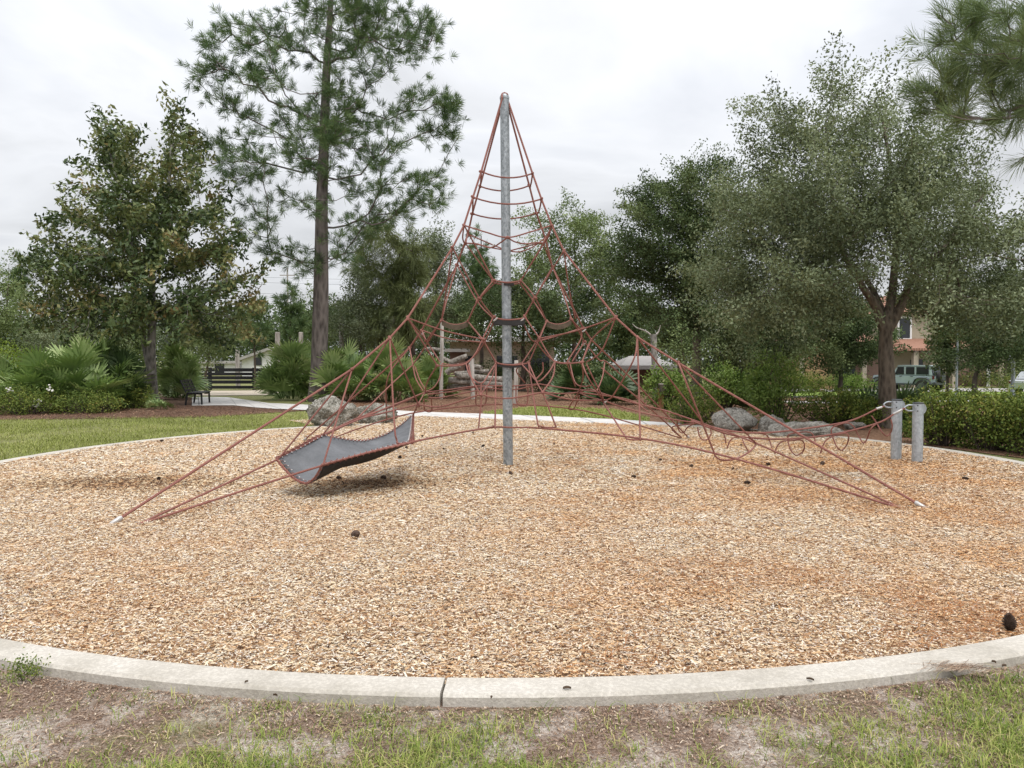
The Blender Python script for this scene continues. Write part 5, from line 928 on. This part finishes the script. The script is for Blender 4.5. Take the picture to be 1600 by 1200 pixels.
for i, (x_, y0, y1, w_, Y_, lab) in enumerate([(690, 500, 618, 6, 31, 'weathered upright timber pole beside the log pile'), (738, 560, 616, 7, 31, 'short upright timber pole in the middle of the log pile'), (806, 563, 628, 7, 27.5, 'upright timber pole just right of the steel pole'), (613, 495, 612, 7, 36, 'upright timber pole above the palmettos, right one of two'), (533, 495, 610, 7, 36, 'upright timber pole above the palmettos beside the tall pine'), (434, 519, 605, 8, 40, 'upright timber pole in front of the white house roof'), (470, 519, 605, 7, 42, 'upright timber pole behind the left palmetto of the pine'), (371, 547, 607, 7, 46, 'cream post before the white gabled house')]):
    g = float(gz((x_-800)/1200*Y_, Y_)); t_ = at(x_, y0, Y_); r_ = w_/2400*Y_; lean = rng.normal(0, .02); o = MB().tube([(t_[0]-lean, Y_, g-.1), (t_[0], Y_, (g+t_[2])/2), (t_[0]+lean*.5, Y_, t_[2]-.02), (t_[0]+lean*.5, Y_, t_[2])], [r_*1.05, r_, r_*.95, r_*.8], 10).build('timber_pole', M['wood'], None, True); tag(o, lab, 'timber pole', 'upright timber poles of the play area')
bo_ = gpt(1032, 641); e = empty('bollard', bo_, 'orange brown timber bollard with dark box on top', 'bollard')
MB().box((0, 0, .33), (.17, .17, .72)).build('post', M['orangewood'], e, bevel=.01); MB().box((.035, -.02, .66), (.19, .19, .30)).build('dark_box', M['darkbark'], e, bevel=.01); MB().box((.035, -.02, .83), (.2, .2, .03)).build('cap', M['wood'], e)

# ------------------------------------------------------------------ buildings
def house_box(mb, x0, x1, y0, y1, z0, z1): mb.box(((x0+x1)/2, (y0+y1)/2, (z0+z1)/2), (x1-x0, y1-y0, z1-z0)); return mb
# white gabled house, far left
Yh = 78.0; a, b = at(378, 575, Yh), at(478, 575, Yh); g = float(gz(a[0], Yh)); ez = at(400, 561, Yh)[2]; rz_ = at(420, 547, Yh)[2]; xm = at(418, 0, Yh)[0]
e = empty('white_house', (xm, Yh, g), 'low white gabled house beyond the black fence', 'house')
local(e, MB().prism([(a[0], g), (b[0], g), (b[0], ez), (xm, rz_), (a[0], ez)], Yh, Yh+12, 'y').build('wall', M['white'], e))
mb = MB(); mb.prism([(a[0]-.5, ez-.3), (xm, rz_+.02), (b[0]+.5, ez-.3), (b[0]+.5, ez-.02), (xm, rz_+.3), (a[0]-.5, ez-.02)], Yh-.6, Yh+12.6, 'y'); local(e, mb.build('roof', M['paleroof'], e))
for x_ in (.25,): local(e, MB().box((a[0]+(b[0]-a[0])*x_, Yh-.02, g+1.5), (.8, .1, .8)).build('window', M['glassdark'], e))
e = empty('shed', (at(340, 0, 82)[0], 82, g), 'low white shed left of the gabled white house', 'shed'); q0, q1 = at(312, 568, 82), at(374, 568, 82)
local(e, house_box(MB(), q0[0], q1[0], 82, 87, g, q0[2]).build('wall', M['white'], e)); local(e, house_box(MB(), q0[0]-.3, q1[0]+.3, 81.6, 87.4, q0[2]+.003, q0[2]+.25).build('roof', M['paleroof'], e)); local(e, MB().box(((q0[0]+q1[0])/2, 81.97, g+.8), (1, .1, 1.6)).build('door', M['glassdark'], e))
# tan house behind the net
Yh = 52.0; a, b = at(703, 600, Yh), at(866, 600, Yh); g = float(gz(0, Yh)); zt = at(760, 534, Yh)[2]
e = empty('tan_house', ((a[0]+b[0])/2, Yh, g), 'tan stucco house with pale eaves behind the net', 'house')
local(e, house_box(MB(), a[0], b[0], Yh, Yh+9, g-.2, zt).build('wall', M['stucco'], e))
mb = MB(); x0, x1 = a[0]-.5, b[0]+.5; mb.add([(x0, Yh-.6, zt), (x1, Yh-.6, zt), (x1, Yh+9.6, zt), (x0, Yh+9.6, zt), (x0, Yh-.6, zt+.3), (x1, Yh-.6, zt+.3), (x1, Yh+9.6, zt+.3), (x0, Yh+9.6, zt+.3), (x0+3, Yh+4.5, zt+1.7), (x1-3, Yh+4.5, zt+1.7)], [(0, 1, 2, 3), (0, 1, 5, 4), (1, 2, 6, 5), (2, 3, 7, 6), (3, 0, 4, 7), (4, 5, 9, 8), (5, 6, 9), (6, 7, 8, 9), (7, 4, 8)]); local(e, mb.build('roof', M['white'], e))
for x_, w_, z0_, z1_ in ((.12, 1.5, .9, 2.0), (.55, 1.4, .9, 2.0), (.86, 1.3, 0, 2.3)): local(e, MB().box((a[0]+(b[0]-a[0])*x_, Yh-.03, g+(z0_+z1_)/2), (w_, .12, z1_-z0_)).build('window' if z0_ else 'door', M['glassdark'], e))
e = empty('picnic_shelter', (at(682, 0, 50)[0], 50, g), 'small dark sided shelter with pale roof left of the tan house', 'shelter'); p0, p1 = at(709, 566, 49), at(728, 556, 49)
p0, p1 = at(703, 550, 46), at(724, 545, 46)
local(e, house_box(MB(), p0[0], p1[0], 46, 47.5, g, p0[2]).build('wall', M['brownwall'], e)); local(e, house_box(MB(), p0[0]-.3, p1[0]+.3, 45.7, 47.8, p0[2]+.003, p1[2]).build('roof', M['paleroof'], e)); 
# pavilion to the right of the net
Yh = 44.0; a, b = at(968, 600, Yh), at(1056, 600, Yh); g = float(gz(7, Yh)); z0, z1 = at(0, 577, Yh)[2], at(0, 571, Yh)[2]; zr = at(0, 556, Yh)[2]
e = empty('pavilion', ((a[0]+b[0])/2, Yh, g), 'open pavilion with pale roof and square pillars right of the net', 'pavilion')
x0, x1 = a[0], b[0]; mb = MB(); mb.add([(x0, Yh-.3, z0), (x1, Yh-.3, z0), (x1, Yh+5, z0), (x0, Yh+5, z0), (x0, Yh-.3, z1), (x1, Yh-.3, z1), (x1, Yh+5, z1), (x0, Yh+5, z1), (x0+.9, Yh+2.3, zr), (x1-.9, Yh+2.3, zr)], [(0, 1, 2, 3), (0, 1, 5, 4), (1, 2, 6, 5), (2, 3, 7, 6), (3, 0, 4, 7), (4, 5, 9, 8), (5, 6, 9), (6, 7, 8, 9), (7, 4, 8)]); local(e, mb.build('roof', M['paleroof'], e))
for x_ in (x0+.3, x1-.3): 
    for y_ in (Yh, Yh+4.6): local(e, MB().box((x_, y_, (g+z0)/2), (.36, .36, z0-g-.006)).build('pillar', M['stucco'], e))
local(e, house_box(MB(), x0+.5, x1-.5, Yh+4.7, Yh+4.9, g, z0-.004).build('back_wall', M['brownwall'], e))
# right hand house
Yh = 68.0
def X(px, Y=Yh): return at(px, 560, Y)[0]
def Z(py, Y=Yh): return at(800, py, Y)[2]
g = float(gz(35, Yh)); e = empty('tan_house', (X(1430), Yh, g), 'two storey tan house with terracotta porch roof behind the off road car', 'house')
local(e, house_box(MB(), X(1396), X(1466), Yh, Yh+10, g-.2, Z(488)).build('wall', M['stucco'], e)); local(e, house_box(MB(), X(1467), X(1580), Yh+1, Yh+10, g-.2, Z(545)).build('garage_wall', M['stucco'], e))
def hip(mb, x0, x1, y0, y1, z0, z1, inset):
    mb.add([(x0, y0, z0), (x1, y0, z0), (x1, y1, z0), (x0, y1, z0), (x0+inset, (y0+y1)/2, z1), (x1-inset, (y0+y1)/2, z1)], [(3, 2, 1, 0), (0, 1, 5, 4), (1, 2, 5), (2, 3, 4, 5), (3, 0, 4)]); return mb
local(e, hip(MB(), X(1390), X(1472), Yh-.7, Yh+10.7, Z(488)+.02, Z(455), 1.8).build('roof', M['tiles'], e)); local(e, hip(MB(), X(1467)-.2, X(1586), Yh+.4, Yh+10.6, Z(545)+.02, Z(520), 2.2).build('garage_roof', M['tiles'], e))
pr = MB().add([(X(1385), Yh-3.6, Z(544, Yh-3.6)), (X(1462), Yh-3.6, Z(544, Yh-3.6)), (X(1445), Yh-.01, Z(529)), (X(1400), Yh-.01, Z(529)), (X(1385), Yh-3.6, Z(548, Yh-3.6)), (X(1462), Yh-3.6, Z(548, Yh-3.6)), (X(1462), Yh-.01, Z(548)), (X(1385), Yh-.01, Z(548))], [(0, 1, 2, 3), (4, 5, 1, 0), (5, 6, 2, 1), (7, 4, 0, 3), (4, 7, 6, 5)]); local(e, pr.build('porch_roof', M['tiles'], e))
for px in (1400, 1441, 1458): local(e, MB().box((X(px), Yh-3.2, (g+Z(548))/2), (.4, .4, Z(548)-g-.03)).build('porch_pillar', M['stucco'], e))
for k_ in range(7): local(e, MB().box((X(1395+k_*10), Yh-3.45, Z(549.6)), (.14, .8, .14)).build('rafter_end', M['darkbark'], e))
def window(px, py, w, h, y): 
    f = MB(); cx, cz = X(px), Z(py)
    for dx in (-w/2, w/2): f.box((cx+dx, y-.06, cz), (.14, .12, h+.14))
    for dz in (-h/2, h/2): f.box((cx, y-.06, cz+dz), (w-.14, .12, .14))
    fo = f.build('window', M['white'], e); local(e, fo); p_ = MB().box((cx, y-.03, cz), (w-.1, .05, h-.1)).build('pane', M['glassdark'], fo); p_.matrix_parent_inverse = fo.matrix_parent_inverse @ fo.matrix_basis if False else p_.matrix_parent_inverse
    p_.parent = fo; return fo
window(1412, 513, 1.1, 1.9, Yh); window(1450, 513, .9, 1.6, Yh) if False else None
local(e, MB().box((X(1432), Yh-.03, g+1.2), (1.1, .1, 2.4)).build('door', M['glassdark'], e)); local(e, MB().box((X(1466), Yh+.97-.0, g+1.2), (.1, .1, 2.0)).build('downpipe', M['white'], e))
local(e, MB().box((X(1530), Yh+.95, g+1.1), (4.6, .12, 2.2)).build('garage_door', M['brownwall'], e)); local(e, MB().box((X(1554), Yh+.9, g+1.4), (.3, .2, 2.8)).build('corner_pier', M['white'], e))
# ochre house
Yh = 62.0; g = float(gz(25, Yh)); e = empty('ochre_house', (X(1300, Yh), Yh, g), 'ochre and brown house wall behind the small street tree', 'house')
local(e, house_box(MB(), X(1252, Yh), X(1305, Yh), Yh, Yh+8, g-.2, Z(540, Yh)).build('ochre_wall', M['orange'], e)); local(e, house_box(MB(), X(1305, Yh)+.002, X(1392, Yh), Yh+1.2, Yh+8, g-.2, Z(535, Yh)).build('brown_wall', M['brownwall'], e))
local(e, hip(MB(), X(1246, Yh), X(1398, Yh), Yh-.6, Yh+8.6, Z(534, Yh), Z(512, Yh), 2.5).build('roof', M['tiles'], e)); local(e, MB().box((X(1355, Yh), Yh+.6, g+1.3), (.35, .35, 2.6)).build('pillar', M['stucco'], e)); local(e, MB().box((X(1252, Yh), Yh-.1, g+1.3), (.3, .3, 2.6)).build('corner_pier', M['stucco'], e)); local(e, MB().box((X(1335, Yh), Yh+1.15, g+1.0), (1.1, .12, 2.0)).build('door', M['glassdark'], e))

# ------------------------------------------------------------------ cars
def wheel(parent, x, y, r, w, name='wheel', rot90=False):
    def cyl(mb, prof, n=24):
        vs = []
        for rr, d in prof:
            for j in range(n):
                t_ = 2*math.pi*j/n; p = (x+rr*math.cos(t_), y+d, r_z+rr*math.sin(t_)) if not rot90 else (x+d, y+rr*math.cos(t_), r_z+rr*math.sin(t_)); vs.append(p)
        k = len(prof); mb.add(vs, [(i*n+j, i*n+(j+1) % n, (i+1)*n+(j+1) % n, (i+1)*n+j) for i in range(k-1) for j in range(n)]+[tuple(range(n)), tuple((k-1)*n+j for j in range(n-1, -1, -1))]); return mb
    r_z = r if not rot90 else rot90
    t_ = cyl(MB(), [(r*.62, -w/2), (r*.92, -w/2), (r, -w/2+.04), (r, w/2-.04), (r*.92, w/2), (r*.62, w/2)]).build(name, M['rubber'], parent, True)
    cyl(MB(), [(r*.3, -w/2-.012), (r*.58, -w/2-.006), (r*.6, -w/2+.05), (r*.6, w/2-.05), (r*.58, w/2+.006), (r*.3, w/2+.012)]).build('rim', M['capdark'], t_, True); return t_
def offroad(loc, rz):
    e = empty('offroad_car', loc, 'pale grey blue boxy off road car with rear spare wheel beside the oak trunk', 'car'); e.rotation_euler = (0, 0, rz)
    # x forward, y left
    MB().prism([(-2.0, .55), (-2.05, 1.12), (.62, 1.15), (.75, 1.18), (2.0, 1.12), (2.05, .75), (1.9, .55)], -.78, .78, 'y').build('body', M['carpaint'], e, bevel=.04)
    MB().prism([(-1.98, 1.15), (-1.86, 1.80), (.30, 1.80), (.72, 1.18)], -.70, .70, 'y').build('cabin', M['carpaint'], e, bevel=.03)
    MB().prism([(-1.92, 1.805), (-1.86, 1.86), (.25, 1.86), (.34, 1.805)], -.72, .72, 'y').build('hardtop', M['carpaint'], e, bevel=.02)
    for s in (-1, 1):
        for x0, x1 in ((-1.82, -.98), (-.88, -.28), (-.18, .36)):
            MB().add([(x0+.02, s*.715, 1.22), (x1 if x1 < .3 else x1+.12, s*.715, 1.22), (x1 if x1 < .3 else x1-.1, s*.708, 1.74), (x0+.04, s*.708, 1.74), (x0+.02, s*.69, 1.22), (x1, s*.69, 1.22), (x1, s*.69, 1.74), (x0, s*.69, 1.74)], [(0, 1, 2, 3), (7, 6, 5, 4), (0, 4, 5, 1), (2, 6, 7, 3), (1, 5, 6, 2), (3, 7, 4, 0)]).build('side_window', M['glassdark'], e)
        for x_ in (-1.45, 1.42):
            P = [(x_-.56, s*.86, .62), (x_-.46, s*.86, .92), (x_-.25, s*.86, 1.03), (x_+.25, s*.86, 1.03), (x_+.46, s*.86, .92), (x_+.58, s*.86, .66)]; vs = [(p[0], s*.76, p[2]) for p in P]+[(p[0], s*.95, p[2]-.03) for p in P]+[(p[0], s*.95, p[2]-.09) for p in P]+[(p[0], s*.76, p[2]-.06) for p in P]; n_ = 6
            MB().add(vs, [(i+n_*a_, i+1+n_*a_, i+1+n_*((a_+1) % 4), i+n_*((a_+1) % 4)) for i in range(5) for a_ in range(4)]).build('wheel_arch', M['capdark'], e)
            wheel(e, x_, s*.80, .42, .28)
        MB().box((0, s*.80, .52), (1.9, .12, .10)).build('side_step', M['capdark'], e)
        for x_ in (-.72, .02): MB().box((x_, s*.79, 1.08), (.16, .03, .04)).build('door_handle', M['capdark'], e)
        MB().box((-2.06, s*.66, 1.02), (.08, .18, .24)).build('tail_lamp', M['lampglass'], e, bevel=.02); MB().box((.55, s*.92, 1.28), (.1, .2, .16)).build('mirror', M['capdark'], e, bevel=.02)
    MB().prism([(-2.02, 1.2), (-1.905, 1.76), (-1.88, 1.76), (-1.99, 1.2)], -.6, .6, 'y').build('rear_window', M['glassdark'], e)
    MB().box((-2.16, 0, .60), (.22, 1.6, .2)).build('rear_bumper', M['capdark'], e, bevel=.03); MB().box((2.14, 0, .62), (.22, 1.6, .2)).build('front_bumper', M['capdark'], e, bevel=.03)
    wheel(e, -2.2, -.05, .40, .26, 'spare_wheel', 1.06); MB().box((-2.28, -.52, .60), (.03, .3, .14)).build('number_plate', M['white'], e); return e
p = gpt(1438, 605); Yj = 58.0; xj = (1432-800)/1200*Yj; _e = offroad((xj-.55, Yj+.2, float(gz(xj, Yj))+.035), R(180-60)); _e.scale = (1.17, 1.06, 1.06)
Ys = 52.0; xs1 = (1634-800)/1200*Ys; e = empty('silver_car', (xs1, Ys, float(gz(xs1, Ys))+.035), 'silver car cut by the right picture edge', 'car'); e.rotation_euler = (0, 0, R(12))
MB().prism([(-2.1, .35), (-2.15, .85), (-1.9, .98), (1.2, 1.0), (2.05, .8), (2.1, .35)], -.88, .88, 'y').build('body', M['silver'], e, bevel=.06); MB().prism([(-1.75, .99), (-1.3, 1.52), (.3, 1.52), (1.1, 1.0)], -.75, .75, 'y').build('cabin', M['silver'], e, bevel=.05)
for s in (-1, 1):
    MB().add([(-1.55, s*.77, 1.05), (.85, s*.77, 1.05), (.25, s*.757, 1.45), (-1.22, s*.757, 1.45), (-1.55, s*.74, 1.05), (.85, s*.74, 1.05), (.25, s*.74, 1.45), (-1.22, s*.74, 1.45)], [(0, 1, 2, 3), (7, 6, 5, 4), (0, 4, 5, 1), (2, 6, 7, 3), (1, 5, 6, 2), (3, 7, 4, 0)]).build('side_window', M['glassdark'], e)
    for x_ in (-1.35, 1.35): wheel(e, x_, s*.80, .33, .22)
    MB().box((-2.14, s*.65, .78), (.06, .3, .14)).build('tail_lamp', M['lampglass'], e)

# ------------------------------------------------------------------ street lamps, enclosure, utility pole
def lamp(px, py, Y, h, r_, label):
    x_ = (px-800)/1200*Y; g = float(gz(x_, Y)); e = empty('street_lamp', (x_, Y, g), label, 'street lamp', 'grey street lamps along the street')
    MB().lathe((0, 0, 0), [(r_*1.7, 0), (r_*1.7, .12), (r_*1.15, .22), (r_, .6), (r_*.8, h)], 14).build('pole', M['post'], e, True)
    MB().lathe((0, 0, h), [(.06, 0), (.16, .1), (.2, .45), (.05, .55)], 12).build('lantern', M['glassdark'], e, True); MB().lathe((0, 0, h+.555), [(.24, 0), (.12, .1), (.02, .18)], 12).build('lantern_cap', M['capdark'], e, True)
lamp(1583, 606, 41, 5.2, .10, 'grey street lamp with the thicker pole near the right edge'); lamp(1495, 606, 45, 4.8, .07, 'grey street lamp with thin pole right of the off road car')
ub = gpt(1373, 610); e = empty('utility_box', ub, 'pale green utility box on the lawn left of the oak trunk', 'utility box'); MB().box((0, 0, .32), (.5, .5, .64)).build('cabinet', M['greenbox'], e, bevel=.02); MB().box((0, 0, .665), (.54, .54, .04)).build('lid', M['greenbox'], e)
Yu = 120.0; t_ = at(449, 418, Yu); e = empty('utility_pole', (t_[0], Yu, -.2), 'thin distant utility pole left of the tall pine', 'utility pole')
local(e, MB().tube([(t_[0], Yu, -.2), (t_[0], Yu, t_[2])], [.16, .12], 8).build('mast', M['wood'], e)); local(e, MB().box((t_[0], Yu, t_[2]-1.2), (2.4, .14, .14)).build('crossarm', M['wood'], e))
for i, (y0, y1) in enumerate(((408, 425), (417, 433), (436, 449), (440, 455))):
    a, b = at(-60, y0, Yu+40), at(700, y1+14, Yu+30); P = [a+(b-a)*s+np.array([0, 0, -2.0*4*s*(1-s)*.4]) for s in np.linspace(0, 1, 24)]
    o = MB().tube(P, .022, 5).build('power_line', M['capdark']); tag(o, ['highest power line across the left sky', 'second power line below the highest in the left sky', 'third power line down in the left sky', 'lowest power line in the left sky'][i], 'power line', 'power lines in the left sky')
